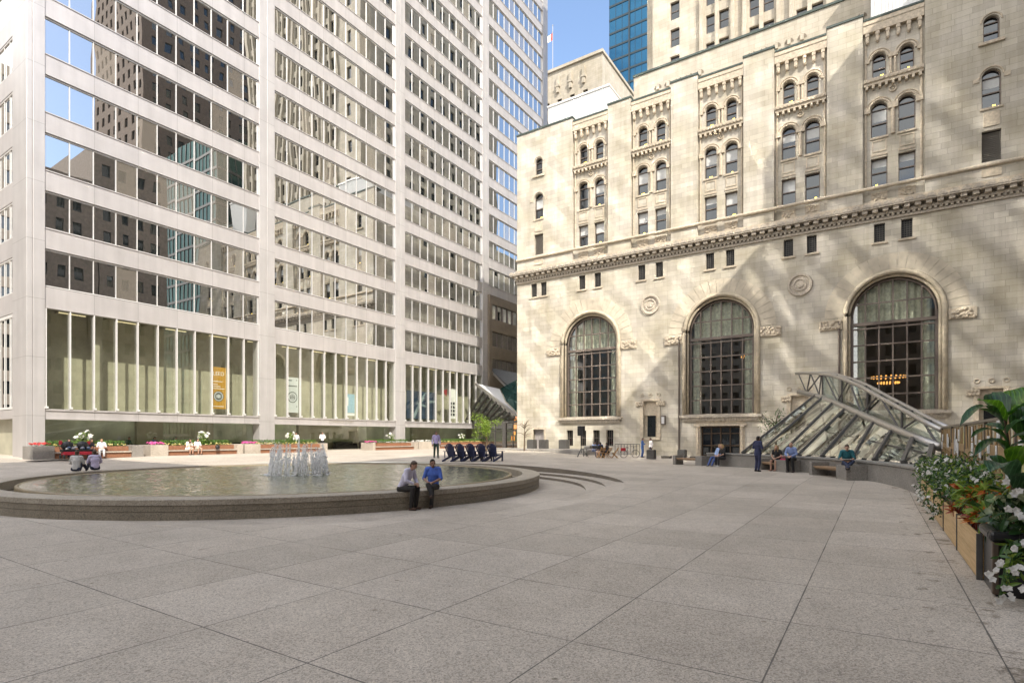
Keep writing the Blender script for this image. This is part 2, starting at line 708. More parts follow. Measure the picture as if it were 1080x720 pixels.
MT['granite'] = granite('grey_granite', (.27, .255, .235))
MT['graniteD'] = granite('dark_pool_granite', (.115, .10, .08), .45)
MT['graniteL'] = granite('pale_ring_granite', (.46, .41, .35), .55)
MT['black'] = plain('black_paint', (.018, .018, .02), .45)
MT['steel'] = plain('brushed_steel_tube', (.46, .44, .41), .38, .75, var=.08)
MT['dsteel'] = plain('dark_steel', (.13, .125, .12), .45, .5)
MT['wood'] = plain('bench_wood', (.30, .2, .12), .6, var=.25, scale=9)
MT['redwood'] = plain('reddish_wood', (.24, .11, .06), .55, var=.25, scale=9)
MT['white'] = plain('white_paint', (.70, .70, .69), .6, var=.05)
MT['inner'] = plain('lobby_stone', (.36, .345, .26), .5, var=.15, scale=.9)
MT['frame'] = plain('bronze_frame', (.16, .13, .11), .5, .3, var=.12)
MT['iron'] = plain('dark_grille', (.085, .08, .072), .6, var=.3, scale=30, bump=.8, bscale=25)
MT['curtain'] = plain('pale_curtain', (.70, .71, .60), .9, var=.3, scale=5)
MT['blind'] = plain('roller_blind', (.55, .56, .55), .8, var=.05)
MT['amber'] = emit('amber_lamp', (1, .45, .10), .9)
MT['warm'] = emit('warm_ceiling_lamp', (1, .85, .5), .35)
# ------------------------------------------------------------------ people (built first: every figure is one remeshed skin)
SKIN = {'light': plain('skin_light', (.46, .27, .19), .5, var=.06), 'tan': plain('skin_tan', (.30, .165, .11), .5, var=.06)}
HAIRC = {'dark': plain('dark_hair', (.018, .013, .01), .5), 'brown': plain('brown_hair', (.07, .04, .022), .5),
         'blonde': plain('blonde_hair', (.36, .23, .10), .5), 'grey': plain('grey_hair', (.17, .15, .135), .6)}
CLOTH = {}


def cloth(col):
    k = tuple(col)
    if k not in CLOTH:
        CLOTH[k] = plain('woven_cloth', col, .85, var=.2, scale=7, bump=.25, bscale=12)
    return CLOTH[k]


def remeshed(name, mb, voxel, mat, parent, smooth_it=3):
    me = bpy.data.meshes.new(name + '_src')
    me.from_pydata(mb.v, [], mb.f)
    o = bpy.data.objects.new(name + '_src', me)
    COL.objects.link(o)
    r = o.modifiers.new('r', 'REMESH')
    r.mode = 'VOXEL'
    r.voxel_size = voxel
    r.use_smooth_shade = True
    if smooth_it:
        sm = o.modifiers.new('s', 'SMOOTH')
        sm.factor = .5
        sm.iterations = smooth_it
    dg = bpy.context.evaluated_depsgraph_get()
    nm = bpy.data.meshes.new_from_object(o.evaluated_get(dg))
    nm.name = name
    bpy.data.objects.remove(o)
    bpy.data.meshes.remove(me)
    nm.materials.clear()
    nm.materials.append(mat)
    nm.polygons.foreach_set('use_smooth', [True] * len(nm.polygons))
    n = bpy.data.objects.new(name, nm)
    COL.objects.link(n)
    WL[n.name] = Vector((0, 0, 0))
    if parent is not None: n.parent = parent
    return n


def lerp(a, b, t): return Vector(a) * (1 - t) + Vector(b) * t


def pose_stand(stride=0.0, arms='down'):
    J = dict(pel=(0, 0, .93), chest=(0, .01, 1.27), neck=(0, .015, 1.46), head=(0, .045, 1.60),
             kneeL=(-.10, .03 + stride, .50), kneeR=(.10, .03 - stride * .5, .50), ankL=(-.11, -.03 + stride * 1.1, .085), ankR=(.11, -.03 - stride * 1.3, .085))
    if arms == 'down':
        J.update(elbL=(-.25, -.03, 1.14), elbR=(.25, -.03, 1.14), wriL=(-.25, .06, .90), wriR=(.25, .06, .90))
    elif arms == 'hold':
        J.update(elbL=(-.25, .0, 1.14), elbR=(.25, .0, 1.14), wriL=(-.09, .25, 1.20), wriR=(.10, .23, 1.16))
    elif arms == 'tray':
        J.update(elbL=(-.26, .02, 1.14), elbR=(.25, .0, 1.14), wriL=(-.16, .27, 1.12), wriR=(.16, .27, 1.12))
    return J


def pose_sit(sh=.46, lean=.06, reach=.26, knee=.44, foot=.40, drop=0.0, cross=False, look=0.0):
    z = sh + .085
    J = dict(pel=(0, 0, z), chest=(0, lean * .75, z + .33), neck=(0, lean * 1.2, z + .52), head=(0, lean * 1.2 + .05 + look, z + .655 - look * .35),
             kneeL=(-.12, knee, z + .0 + drop), kneeR=(.12, knee, z + .0 + drop), ankL=(-.12, foot, .085), ankR=(.12, foot, .085),
             elbL=(-.25, lean + .06, z + .22), elbR=(.25, lean + .06, z + .22), wriL=(-.10, reach + .08, z + .14), wriR=(.10, reach + .08, z + .14))
    if cross:
        J.update(kneeR=(.02, knee + .03, z + .07), ankR=(-.12, knee + .16, z - .20), kneeL=(-.08, knee, z - .0), ankL=(-.06, knee - .02, .085))
    return J


def person(label, pos, rz, J, top, legs, skin='light', hair='dark', hairlen='short', sleeve='long', legcut='long', shoe=(.02, .018, .016),
           scale=1.0, voxel=.012, jacket=False, bald=False, group=None, eyes=False, headturn=0.0, dress=False, extra=None):
    P = {k: Vector(v) for k, v in J.items()}
    P['pel'] = P['pel']
    up = (P['neck'] - P['pel']).normalized()
    shz = lerp(P['pel'], P['neck'], .93)
    P['shL'] = shz + Vector((-.175, 0, 0))
    P['shR'] = shz + Vector((.175, 0, 0))
    P['hipL'] = P['pel'] + Vector((-.09, 0, -.02))
    P['hipR'] = P['pel'] + Vector((.09, 0, -.02))
    fw = Matrix.Rotation(headturn, 3, 'Z') @ Vector((0, 1, 0))
    hd = P['head']
    tilt = (P['head'] - P['neck'])
    pitch = math.atan2(tilt.y, tilt.z) - .30
    hrot = Matrix.Rotation(headturn, 3, 'Z') @ Matrix.Rotation(-max(-.2, pitch), 3, 'X')

    def legs_of(mb, g):
        for s in 'LR':
            mb.cap(P['hip' + s], P['knee' + s], .088 + g, .058 + g)
            calf = lerp(P['knee' + s], P['ank' + s], .3)
            mb.cap(P['knee' + s], calf, .056 + g, .056 + g)
            mb.cap(calf, P['ank' + s], .056 + g, .037 + g * 1.3)

    def torso(mb, g):
        mb.cap(P['pel'], lerp(P['pel'], P['chest'], .5), .105 + g, .098 + g, 1.42)
        mb.cap(lerp(P['pel'], P['chest'], .45), P['chest'], .098 + g, .112 + g, 1.38)
        mb.cap(P['chest'], lerp(P['chest'], P['neck'], .62), .112 + g, .088 + g, 1.5)
        mb.cap(P['shL'] + Vector((.02, 0, 0)), P['shR'] - Vector((.02, 0, 0)), .062 + g, .062 + g)

    def arms(mb, g, to=1.0):
        for s in 'LR':
            mb.cap(P['sh' + s], P['elb' + s], .054 + g, .040 + g)
            if to > .5:
                mb.cap(P['elb' + s], lerp(P['elb' + s], P['wri' + s], to), .041 + g, .030 + g)

    b = MB()
    torso(b, 0)
    legs_of(b, 0)
    arms(b, 0)
    b.cap(lerp(P['chest'], P['neck'], .75), hd - Vector((0, .01, .03)), .052, .05)
    b.ell(hd + hrot @ Vector((0, 0, .01)), (.074, .092, .105), hrot)
    b.ell(hd + hrot @ Vector((0, .025, -.062)), (.054, .062, .05), hrot)
    b.cap(hd + hrot @ Vector((0, .085, .02)), hd + hrot @ Vector((0, .106, -.022)), .011, .016)
    b.cap(hd + hrot @ Vector((-.022, .082, -.058)), hd + hrot @ Vector((.022, .082, -.058)), .010, .010)
    for s in (-1, 1):
        b.ell(hd + hrot @ Vector((s * .076, -.005, -.005)), (.012, .022, .032), hrot)
        b.cap(hd + hrot @ Vector((s * .015, .084, .034)), hd + hrot @ Vector((s * .05, .074, .034)), .010, .008)
    # hands: palm, four unequal bent fingers, a thumb from the side of the palm
    for s, sg in (('L', -1), ('R', 1)):
        d = (P['wri' + s] - P['elb' + s]).normalized()
        side = Vector((-sg, 0, 0))
        side = (side - d * side.dot(d)).normalized()
        dn = d.cross(side) * sg
        if dn.z > 0: dn = -dn
        w = P['wri' + s]
        b.cap(w, w + d * .075, .027, .030, 1.25, side)
        for i, ln in enumerate((.075, .085, .078, .06)):
            q = w + d * .09 + side * (.030 - .020 * i)
            k1 = q + d * ln * .5 + dn * ln * .18
            b.cap(q - d * .02, k1, .0105, .0095, n=8)
            b.cap(k1, k1 + d * ln * .32 + dn * ln * .42, .0095, .008, n=8)
        tb = w + d * .03 + side * .032
        b.cap(tb, tb + d * .035 + side * .028, .012, .011, n=8)
        b.cap(tb + d * .035 + side * .028, tb + d * .065 + side * .026 + dn * .015, .011, .009, n=8)
        # feet
        f = P['ank' + s]
        kd = (f - P['knee' + s])
        fd = Vector((0, 1, 0)) if kd.z < -.15 else Vector((0, .5, .85))
        if legcut == 'reach': fd = Vector((0, .45, .9))
        b.cap(f + Vector((0, -.03, -.03)), f + fd * .13 + Vector((0, 0, -.045)), .036, .03, 1.15)
        P['toe' + s] = f + fd * .14
    root = remeshed('person', b, voxel, SKIN[skin], None, 2)
    props(root, label, 'person', group)
    root.location = pos
    root.rotation_euler = (0, 0, rz)
    root.scale = (scale,) * 3
    WL[root.name] = Vector(pos)
    # clothing and hair
    t = MB()
    torso(t, .016)
    if sleeve == 'long': arms(t, .014, .95)
    elif sleeve == 'half': arms(t, .015, .25)
    elif sleeve == 'short':
        for s in 'LR': t.cap(P['sh' + s], lerp(P['sh' + s], P['elb' + s], .55), .070, .062)
    t.cap(lerp(P['chest'], P['neck'], .72), lerp(P['chest'], P['neck'], .98), .066, .062)
    if jacket:
        t.cap(P['pel'] + Vector((0, -.01, -.12)), P['pel'] + Vector((0, 0, .1)), .125, .122, 1.4)
    nm = 'jacket' if jacket else 'dress' if dress else 'shirt'
    if dress:
        for s in 'LR': t.cap(P['hip' + s], lerp(P['hip' + s], P['knee' + s], .75), .12, .105)
    remeshed(nm, t, voxel, cloth(top), root)
    if not dress:
        p = MB()
        p.cap(P['pel'] + Vector((0, 0, -.01)), P['pel'] + up * .08, .12, .117, 1.38)
        if legcut == 'short':
            for s in 'LR': p.cap(P['hip' + s], lerp(P['hip' + s], P['knee' + s], .8), .103, .082)
        else:
            legs_of(p, .014)
        remeshed('trousers', p, voxel, cloth(legs), root)
    for s in 'LR':
        sm = MB()
        f = P['ank' + s]
        fd = (P['toe' + s] - f).normalized()
        sm.cap(f + Vector((0, -.035, -.04)), f + fd * .14 + Vector((0, 0, -.05)), .043, .036, 1.15)
        sm.cap(f + Vector((0, -.02, -.03)), f + Vector((0, -.01, .01)), .046, .046)
        remeshed('shoe', sm, .014, cloth(shoe), root, 1)
    if not bald:
        h = MB()
        h.ell(hd + hrot @ Vector((0, -.016, .032)), (.082, .094, .098), hrot)
        h.ell(hd + hrot @ Vector((0, -.045, -.015)), (.074, .062, .085), hrot)
        h.ell(hd + hrot @ Vector((.02, .045, .098)), (.05, .04, .024), hrot)
        if hairlen == 'long':
            h.cap(hd + hrot @ Vector((0, -.06, 0)), hd + Vector((0, -.085, -.24)), .075, .055, 1.4)
            for s in (-1, 1):
                h.cap(hd + hrot @ Vector((s * .07, -.01, .0)), hd + Vector((s * .085, .0, -.2)), .032, .024)
        if hairlen == 'bun':
            h.ell(hd + hrot @ Vector((0, -.10, .06)), (.04, .04, .04))
        remeshed('hair', h, .011, HAIRC[hair], root)
    elif bald:
        h = MB()
        h.ell(hd + hrot @ Vector((0, -.03, -.005)), (.079, .075, .072), hrot)
        remeshed('hair', h, .011, HAIRC[hair], root)
    if eyes:
        for s in (-1, 1):
            e = MB()
            e.ell(hd + hrot @ Vector((s * .03, .083, .012)), (.011, .009, .008), hrot, 8, 6)
            o = e.build('eye', MT['black'], root, True, local=True)
    return root


def seat_rot(cx, cy):
    return heading(cx, cy)


(mx, my), _Y = ray_circle(424, CP, RP - .22)
person('man in white lavender shirt sitting hunched over his phone on the pool rim', (mx, my, ZB), heading(.93, -.36),
       pose_sit(.50, .22, .34, .42, .36, look=.06), (.60, .58, .72), (.028, .025, .024), hair='brown', eyes=True, voxel=.0095, shoe=(.08, .045, .03))
m_one = (mx, my)
(mx, my), _Y = ray_circle(457, CP, RP - .22)
person('man in bright blue shirt sitting cross-legged on the pool rim', (mx, my, ZB), heading(-.14, -.99),
       pose_sit(.50, .02, .20, .42, .36, cross=True), (.075, .15, .52), (.032, .03, .03), skin='tan', hair='dark', sleeve='half', eyes=True, voxel=.0095, headturn=.5, shoe=(.05, .03, .02))

GRP = None


def on_ground(px, py, dz=0):
    g = ground_at(px, py)
    return (g.x, g.y, g.z + dz)


# two on the far rim of the pool, backs turned
FL = dict(pose_sit(.06, .06, .2, .34, .70, drop=.22))
for px, rr, lab, top, skin, hair, hl in ((80, 9.85, 'woman in pale grey top sitting on the far pool rim', (.50, .49, .47), 'tan', 'brown', 'bun'),
                                        (100.5, 9.85, 'person in lilac T-shirt sitting on the far pool rim', (.56, .50, .66), 'tan', 'brown', 'short')):
    (mx, my), _Y = ray_circle(px, CP, rr, near=False)
    person(lab, (mx, my, ZRING), heading(-.25 if px < 90 else -.75, .9 if px < 90 else .6), FL, top, (.03, .035, .06), skin=skin, hair=hair, hairlen=hl, sleeve='half', legcut='reach', voxel=.016)

# walkers and standers
person('man in lavender shirt and dark green trousers walking past the dark blue chairs', on_ground(460, 482.6), heading(.25, -.97), pose_stand(.10), (.42, .37, .62), (.025, .05, .04), hair='brown', voxel=.015, headturn=.6, skin='tan')
person('man in navy suit standing with a phone by the glass canopy', on_ground(799, 497), heading(.75, .35), pose_stand(.03, 'hold'), (.028, .034, .085), (.03, .036, .085), jacket=True, skin='tan', voxel=.014)
person('waiter in white shirt standing before the lobby entrance', on_ground(340, 474.6), heading(.4, -.9), pose_stand(.02, 'tray'), (.74, .73, .72), (.02, .02, .022), skin='tan', voxel=.016, scale=1.05)
person('man in blue suit talking beside the stone wall', on_ground(677.5, 482), heading(.9, -.3), pose_stand(.03, 'hold'), (.07, .15, .38), (.06, .13, .34), jacket=True, hair='brown', voxel=.016)
person('man in white shirt and dark trousers talking beside the stone wall', on_ground(686.5, 482.3), heading(-.9, -.2), pose_stand(.02), (.74, .72, .72), (.022, .024, .04), voxel=.016, skin='tan')
# ------------------------------------------------------------------ plaza, steps, pool
def circ(C, r, n):
    return [(C[0] + r * math.cos(2 * math.pi * i / n), C[1] + r * math.sin(2 * math.pi * i / n)) for i in range(n)]


def build_plaza():
    pts, ed = [], []

    def loop(ps):
        b = len(pts)
        pts.extend(Vector(p) for p in ps)
        ed.extend((b + i, b + (i + 1) % len(ps)) for i in range(len(ps)))
    loop([(-600, -600), (600, -600), (600, 600), (-600, 600)])
    loop(circ(CP, RP - .03, 220))
    for r in (9.0, 9.72, 10.4):
        loop(circ(CS, r - .006, 220))
        loop(circ(CS, r + .006, 220))
    loop(circ(CP, 10.45, 160))
    loop(circ(CP, 11.02, 160))
    for r, n in ((11.2, 110), (12.4, 96), (14, 90), (16, 90), (18.5, 90), (22, 90), (26, 90), (31, 80), (38, 70), (48, 60), (70, 48), (120, 40), (260, 32)):
        pts.extend(Vector(p) for p in circ(CS, r, n) if math.hypot(p[0] - CP[0], p[1] - CP[1]) > RP + .05)
    v, e, f, *_ = geometry.delaunay_2d_cdt(pts, ed, [], 0, 1e-5)
    mb = MB()
    keep = []
    for t in f:
        cx, cy = sum(v[i][0] for i in t) / 3, sum(v[i][1] for i in t) / 3
        if math.hypot(cx - CP[0], cy - CP[1]) < RP - .03: continue
        keep.append(tuple(t))
    vs = []
    for p in v:
        x, y = c2w(p[0], p[1])
        vs.append((x, y, hgt_c(p[0], p[1])))
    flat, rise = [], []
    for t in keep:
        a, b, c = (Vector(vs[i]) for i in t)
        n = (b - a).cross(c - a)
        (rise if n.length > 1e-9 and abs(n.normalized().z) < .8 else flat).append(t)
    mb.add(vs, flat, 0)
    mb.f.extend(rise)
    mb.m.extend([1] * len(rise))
    mb.build('plaza', [MT['paving'], granite('riser_shade_granite', (.17, .145, .115))], kind='structure')  # riser colour darkened to carry the shade on steep faces


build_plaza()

pool = thing('fountain_pool', 'round granite reflecting pool with a low seat wall around it', 'pool', (CPW[0], CPW[1], ZB))
m = MB()
NP = 160
m.lathe([(RP, .20), (RP, ZRING - .012), (RP - .012, ZRING), (9.3, ZRING), (9.3, .04), (9.6, .04)], CPW, NP)
m.build('seat_slab', [granite('seat_slab_granite', (.40, .355, .29), .5)], pool)
m = MB()
m.lathe([(RP - .02, ZB - .3), (RP - .02, .03), (RP - .035, .036), (RP - .035, .044), (RP - .02, .05), (RP - .02, .19), (RP - .1, .20)], CPW, NP)
m.build('rim_wall', granite('rim_wall_granite', (.27, .235, .18), .5), pool)
m = MB()
m.lathe([(9.31, .0), (8.86, -.02)], CPW, NP)
m.build('gutter', MT['graniteD'], pool)
m = MB()
m.lathe([(8.86, -.03), (8.86, .27), (8.84, .30), (8.80, .315), (8.76, .30), (8.74, .27), (8.74, -.2)], CPW, NP)
m.build('overflow_lip', granite('lip_granite', (.28, .22, .13), .3), pool, smooth=True)
m = MB()
m.lathe([(8.75, -.15), (.01, -.15)], CPW, 48)
m.build('basin_floor', MT['graniteD'], pool)
for k in range(0):
    pass


def water_mat():
    m, nt, b = nodes('pool_water')
    v = coord(nt)
    b.inputs['Base Color'].default_value = (.06, .078, .03, 1)
    b.inputs['Roughness'].default_value = .03
    b.inputs['IOR'].default_value = 1.33
    b.inputs['Specular IOR Level'].default_value = .5
    b.inputs['Coat Weight'].default_value = .6
    b.inputs['Coat Roughness'].default_value = .02
    b.inputs['Coat IOR'].default_value = 1.5
    bp = N(nt, 'ShaderNodeBump', Strength=.5, Distance=.03)
    L(nt, ntex(nt, v, 9, 4, .6), bp.inputs['Height'])
    L(nt, bp.outputs[0], b.inputs['Normal'])
    L(nt, bp.outputs[0], b.inputs['Coat Normal'])
    return m


def wave_h(x, y, r):
    h = .016 * noise.noise(Vector((x * 2.1, y * 2.1, .3))) + .014 * noise.noise(Vector((x * 4.3 + 7, y * 4.3, 1.7))) + .007 * noise.noise(Vector((x * 9, y * 9, 4.1)))
    h += .010 * math.sin(r * 11 + 2.5 * noise.noise(Vector((x * .8, y * .8, 2)))) * math.exp(-max(0, r - 1.2) * .22) * (1 if r > .8 else .5)
    return h


m = MB()
NR, NA = 118, 420
vs = []
for i in range(NR + 1):
    r = .02 + (8.75 - .02) * i / NR
    for k in range(NA):
        t = 2 * math.pi * k / NA
        x, y = r * math.cos(t), r * math.sin(t)
        vs.append((CPW[0] + x, CPW[1] + y, .293 + wave_h(x, y, r) * min(1, (8.75 - r) / .4)))
m.add(vs, [(i * NA + k, (i + 1) * NA + k, (i + 1) * NA + (k + 1) % NA, i * NA + (k + 1) % NA) for i in range(NR) for k in range(NA)])
m.build('water', water_mat(), smooth=True, kind='structure')

# fountain: a ring of leaning jets that break into beads
def jet_mat():
    m, nt, b = nodes('foaming_water')
    b.inputs['Base Color'].default_value = (1, 1, 1, 1)
    b.inputs['Roughness'].default_value = .6
    tr = nt.nodes.new('ShaderNodeBsdfTransparent')
    f = ntex(nt, coord(nt), 16, 3)
    tl = N(nt, 'ShaderNodeBsdfTranslucent', Color=(1, 1, 1, 1))
    m2 = nt.nodes.new('ShaderNodeMixShader')
    m2.inputs[0].default_value = .45
    L(nt, b.outputs[0], m2.inputs[1])
    L(nt, tl.outputs[0], m2.inputs[2])
    mx = nt.nodes.new('ShaderNodeMixShader')
    L(nt, ramp(nt, f, [(.34, .6), (.5, 1.0)]), mx.inputs[0])
    L(nt, tr.outputs[0], mx.inputs[1])
    L(nt, m2.outputs[0], mx.inputs[2])
    L(nt, mx.outputs[0], nt.nodes['Material Output'].inputs[0])
    return m


JM = jet_mat()
fo = thing('fountain', 'ring of white foaming water jets in the middle of the pool', 'fountain', (CPW[0], CPW[1], .295))
rnd = random.Random(3)
NJ = 40
for k in range(NJ):
    t = 2 * math.pi * k / NJ + rnd.uniform(-.05, .05)
    hh = rnd.uniform(.92, 1.28)
    m = MB()
    for j in range(3):
        ln = rnd.uniform(.06, .24)
        t2 = t + rnd.uniform(-.09, .09)
        h2 = hh * rnd.uniform(.5, 1.05)
        pts, rad = [], []
        for i in range(9):
            u = i / 8
            r = 1.16 - ln * u - .05 * u * u
            pts.append((CPW[0] + r * math.cos(t2) + rnd.uniform(-.012, .012), CPW[1] + r * math.sin(t2) + rnd.uniform(-.012, .012), .29 + h2 * (1 - (1 - u) ** 1.5)))
            rad.append((.019 * (1 - u) + .006) * rnd.uniform(.4, 1.6))
        m.tube(pts, rad, 6)
        for i in range(34):
            u = rnd.random() ** .6
            q = Vector((CPW[0] + (1.16 - ln * u + rnd.gauss(-.02, .07)) * math.cos(t2 + rnd.uniform(-.05, .05)), CPW[1] + (1.16 - ln * u) * math.sin(t2 + rnd.uniform(-.05, .05)), .3 + h2 * u * 1.05))
            rr = rnd.uniform(.006, .017)
            m.ell(q, (rr, rr, rr * rnd.uniform(1, 3)), None, 6, 4)
    m.build('water_jet', JM, fo, smooth=True)
m = MB()
for k in range(230):
    t, r = rnd.uniform(0, 2 * math.pi), rnd.gauss(1.16, .13)
    rr = rnd.uniform(.02, .06)
    m.ell((CPW[0] + r * math.cos(t), CPW[1] + r * math.sin(t), .30), (rr, rr, rr * .6), None, 7, 5)
m.build('foam', JM, fo, smooth=True)
m = MB()
pts = [(CPW[0], CPW[1], .28 + 1.55 * (1 - (1 - i / 8) ** 1.5)) for i in range(9)]
m.tube(pts, [.05, .045, .045, .04, .036, .03, .026, .02, .01], 7)
m.build('water_jet', JM, fo, smooth=True)
UNIT[0] = .876
# ------------------------------------------------------------------ office tower (facade on the plane x = T, facing +x)
T = -52.5
Y0, PITCH, BW, NPAN = 16.1, 19.2, 17.45, 11
BAYS = [Y0 + PITCH * i for i in range(4)]
ZF, FH, WH, NF = 13.26, 4.385, 2.79, 19
ZTOP = ZF + FH * NF + 1.6
YEND = BAYS[3] + BW + 1.75
GZ = .2
tower = thing('office_tower', 'tall pale metal office tower with ribbon windows and a glazed lobby', 'building', (T - 10, 50, GZ))
tower['group'] = 'towers round the plaza'

# columns
m = MB()
for y0 in [BAYS[0] + BW, BAYS[1] + BW, BAYS[2] + BW, BAYS[3] + BW]:
    for a, b in ((y0 + .02, y0 + .86), (y0 + .885, y0 + 1.73)):
        m.box(T - 1.2, T, a, b, GZ, ZTOP)
    m.box(T - 1.2, T - .03, y0 + .85, y0 + .9, GZ, ZTOP)
m.box(T - 1.2, T, 15.36, 16.08, GZ, ZTOP)
m.box(T - 3.0, T - .02, 14.98, 15.33, GZ, ZTOP)       # corner column wraps on to the other face
m.box(T - 3.3, T - 1.1, 15.33, 16.3, GZ, ZTOP)
m.box(T - .08, T - .4, 15.3, 15.4, GZ, ZTOP)
m.build('column_cladding', MT['column'], tower, bevel=.02)
# spandrels
m = MB()
for y0 in BAYS:
    m.box(T - .6, T - .10, y0, y0 + BW, 11.66, ZF - .07)
    m.box(T - .5, T - .05, y0, y0 + BW, 11.60, 11.66)
    for k in range(NF):
        zb = ZF + FH * k + WH
        zt = ZF + FH * (k + 1) - .07 if k < NF - 1 else ZTOP
        m.box(T - .6, T - .10, y0, y0 + BW, zb + .05, zt)
        m.box(T - .5, T - .04, y0, y0 + BW, zt, zt + .07)     # sill lip
    # beam over the ground floor
    m.box(T - .9, T - .06, y0, y0 + BW, 3.30, 3.84)
    m.box(T - .9, T + .03, y0, y0 + BW, 3.84, 3.97)
    m.box(T - .9, T + .01, y0, y0 + BW, 3.18, 3.30)
for k in range(12):
    m.box(T - 20, T - 4.4, 15.5, 16.0, ZF + FH * k + WH + .05, ZF + FH * (k + 1) - .02)
m.box(T - 20, T - 4.4, 15.5, 16.0, 11.66, ZF - .02)
m.box(T - 20, T - 4.4, 15.5, 16.0, 3.3, 4.0)
m.build('spandrel_cladding', MT['spandrel'], tower)
m = MB()
m.box(T - 22, T - .62, 16.4, YEND, 12.3, ZTOP - .2)
m.box(T - 22, T - .05, 16.3, YEND, ZTOP, ZTOP + .3)
m.box(T - 24, T - 20, 15.6, YEND, GZ, ZTOP - .3)
m.build('tower_core', MT['gap'], tower)

# ribbon windows: six glass meshes with slightly tilted panes, one frame mesh, copied up the facade
rw = random.Random(11)


def ribbon_glass(n, w, h, tilt=.0035):
    m = MB()
    for i in range(n):
        a, b = i * w, (i + 1) * w
        d = [rw.uniform(-tilt, tilt) for _ in range(4)]
        nn = 4
        pil = rw.uniform(-.0012, .0018)
        vs, fs = [], []
        for iy in range(nn + 1):
            for iz in range(nn + 1):
                u, v = iy / nn, iz / nn
                x = d[0] * (1 - u) * (1 - v) + d[1] * u * (1 - v) + d[2] * u * v + d[3] * (1 - u) * v + pil * 16 * u * (1 - u) * v * (1 - v)
                vs.append((x, a + (b - a) * u, h * v))
        for iy in range(nn):
            for iz in range(nn):
                q = iy * (nn + 1) + iz
                fs.append((q, q + nn + 1, q + nn + 2, q + 1))
        m.add(vs, fs, 1 if rw.random() < .13 else 0)
    me = bpy.data.meshes.new('ribbon_window')
    me.from_pydata(m.v, [], m.f)
    me.materials.append(MT['glass'])
    me.materials.append(MT['glass_blind'])
    me.polygons.foreach_set('material_index', m.m)
    me.polygons.foreach_set('use_smooth', [True] * len(me.polygons))
    return me


def ribbon_frame(n, w, h, mw=.055, dep=.07):
    m = MB()
    for i in range(n + 1):
        y = min(max(i * w, mw * .5), n * w - mw * .5)
        m.box(.015, dep, y - mw / 2, y + mw / 2, .07, h - .075)
    m.box(.012, dep + .02, 0, n * w, 0, .07)
    m.box(.012, dep + .01, 0, n * w, h - .075, h + .02)
    m.box(.01, .05, 0, n * w, h + .021, h + .05, 1)
    me = bpy.data.meshes.new('window_frame')
    me.from_pydata(m.v, [], m.f)
    for x in (MT['mullion'], MT['gap']): me.materials.append(x)
    me.polygons.foreach_set('material_index', m.m)
    return me


GL = [ribbon_glass(NPAN, BW / NPAN, WH) for _ in range(8)]
FR = ribbon_frame(NPAN, BW / NPAN, WH)
for bi, y0 in enumerate(BAYS):
    for k in range(NF):
        o = bpy.data.objects.new('ribbon_window', GL[(k * 3 + bi * 5) % 8])
        COL.objects.link(o)
        o.parent = tower
        o.location = U((T - .30, y0, ZF + FH * k)) - WL[tower.name]
        o.scale = (UNIT[0],) * 3
        f = bpy.data.objects.new('window_frame', FR)
        COL.objects.link(f)
        f.parent = o
# windows of the face that looks towards -y
for k in range(-1, 12):
    o = bpy.data.objects.new('ribbon_window', GL[k % 8])
    COL.objects.link(o)
    o.parent = tower
    zz = ZF + FH * k if k >= 0 else 4.05
    o.location = U((T - 4.45, 15.62, zz)) - WL[tower.name]
    o.rotation_euler = (0, 0, -math.pi / 2)
    o.scale = (UNIT[0], -.8 * UNIT[0], UNIT[0] * (1 if k >= 0 else 2.7))
    f = bpy.data.objects.new('window_frame', FR)
    COL.objects.link(f)
    f.parent = o
# lobby: tall glazing with fins, ground floor glass set back, the room behind
for bi, y0 in enumerate(BAYS[:3]):
    w = BW / NPAN
    m = MB()
    for i in range(NPAN):
        d = [rw.uniform(-.006, .006) for _ in range(4)]
        m.poly((T - .34 + d[0], y0 + i * w, 3.97), (T - .34 + d[1], y0 + (i + 1) * w, 3.97), (T - .34 + d[2], y0 + (i + 1) * w, 11.6), (T - .34 + d[3], y0 + i * w, 11.6))
    g = m.build('lobby_window', MT['lobbyglass'], tower)
    m = MB()
    for i in range(NPAN + 1):
        y = min(max(y0 + i * w, y0 + .06), y0 + BW - .06)
        m.box(T - .32, T - .06, y - .042, y + .042, 3.975, 11.58)
        m.box(T - .06, T + .10, y - .10, y + .10, 4.0, 4.16)     # small uplight at the foot of each fin
    m.build('window_fin', MT['mullion'], g)
    m = MB()
    for i in range(6):
        a, b = y0 + BW * i / 6, y0 + BW * (i + 1) / 6
        m.poly((T - 1.1, a + .01, GZ + .1), (T - 1.1, b - .01, GZ + .1), (T - 1.1, b - .01, 3.2), (T - 1.1, a + .01, 3.2))
    m.build('ground_glass', MT['lobbyglass'], tower)
m = MB()
m.box(T - 3.3, T - 3.1, 16.4, 74, 3.75, 12.0)
m.box(T - 6.5, T - 1.2, 16.4, 74, 3.45, 3.7)
m.box(T - 11, T - .9, 73.3, 73.7, GZ, 12.2)
m.box(T - 11, T - 3.5, 16.2, 16.4, GZ, 12.2)
for a, b in ((24, 31), (41, 50), (60, 66)):
    m.box(T - 4.38, T - 3.9, a, b, GZ, 3.4)
for y in (20, 36, 55):
    m.box(T - 2.6, T - 2.0, y, y + .6, 3.72, 11.9)
m.build('lobby_wall', MT['inner'], tower)
m = MB()
m.box(T - 4.6, T - 4.4, 16.4, 74, GZ, 3.44)
m.build('ground_floor_wall', plain('pale_green_glass_wall', (.60, .66, .54), .3, var=.2, scale=.7), tower)
m = MB()
m.box(T - 11, T - .7, 16.4, 73.4, 12.0, 12.2)
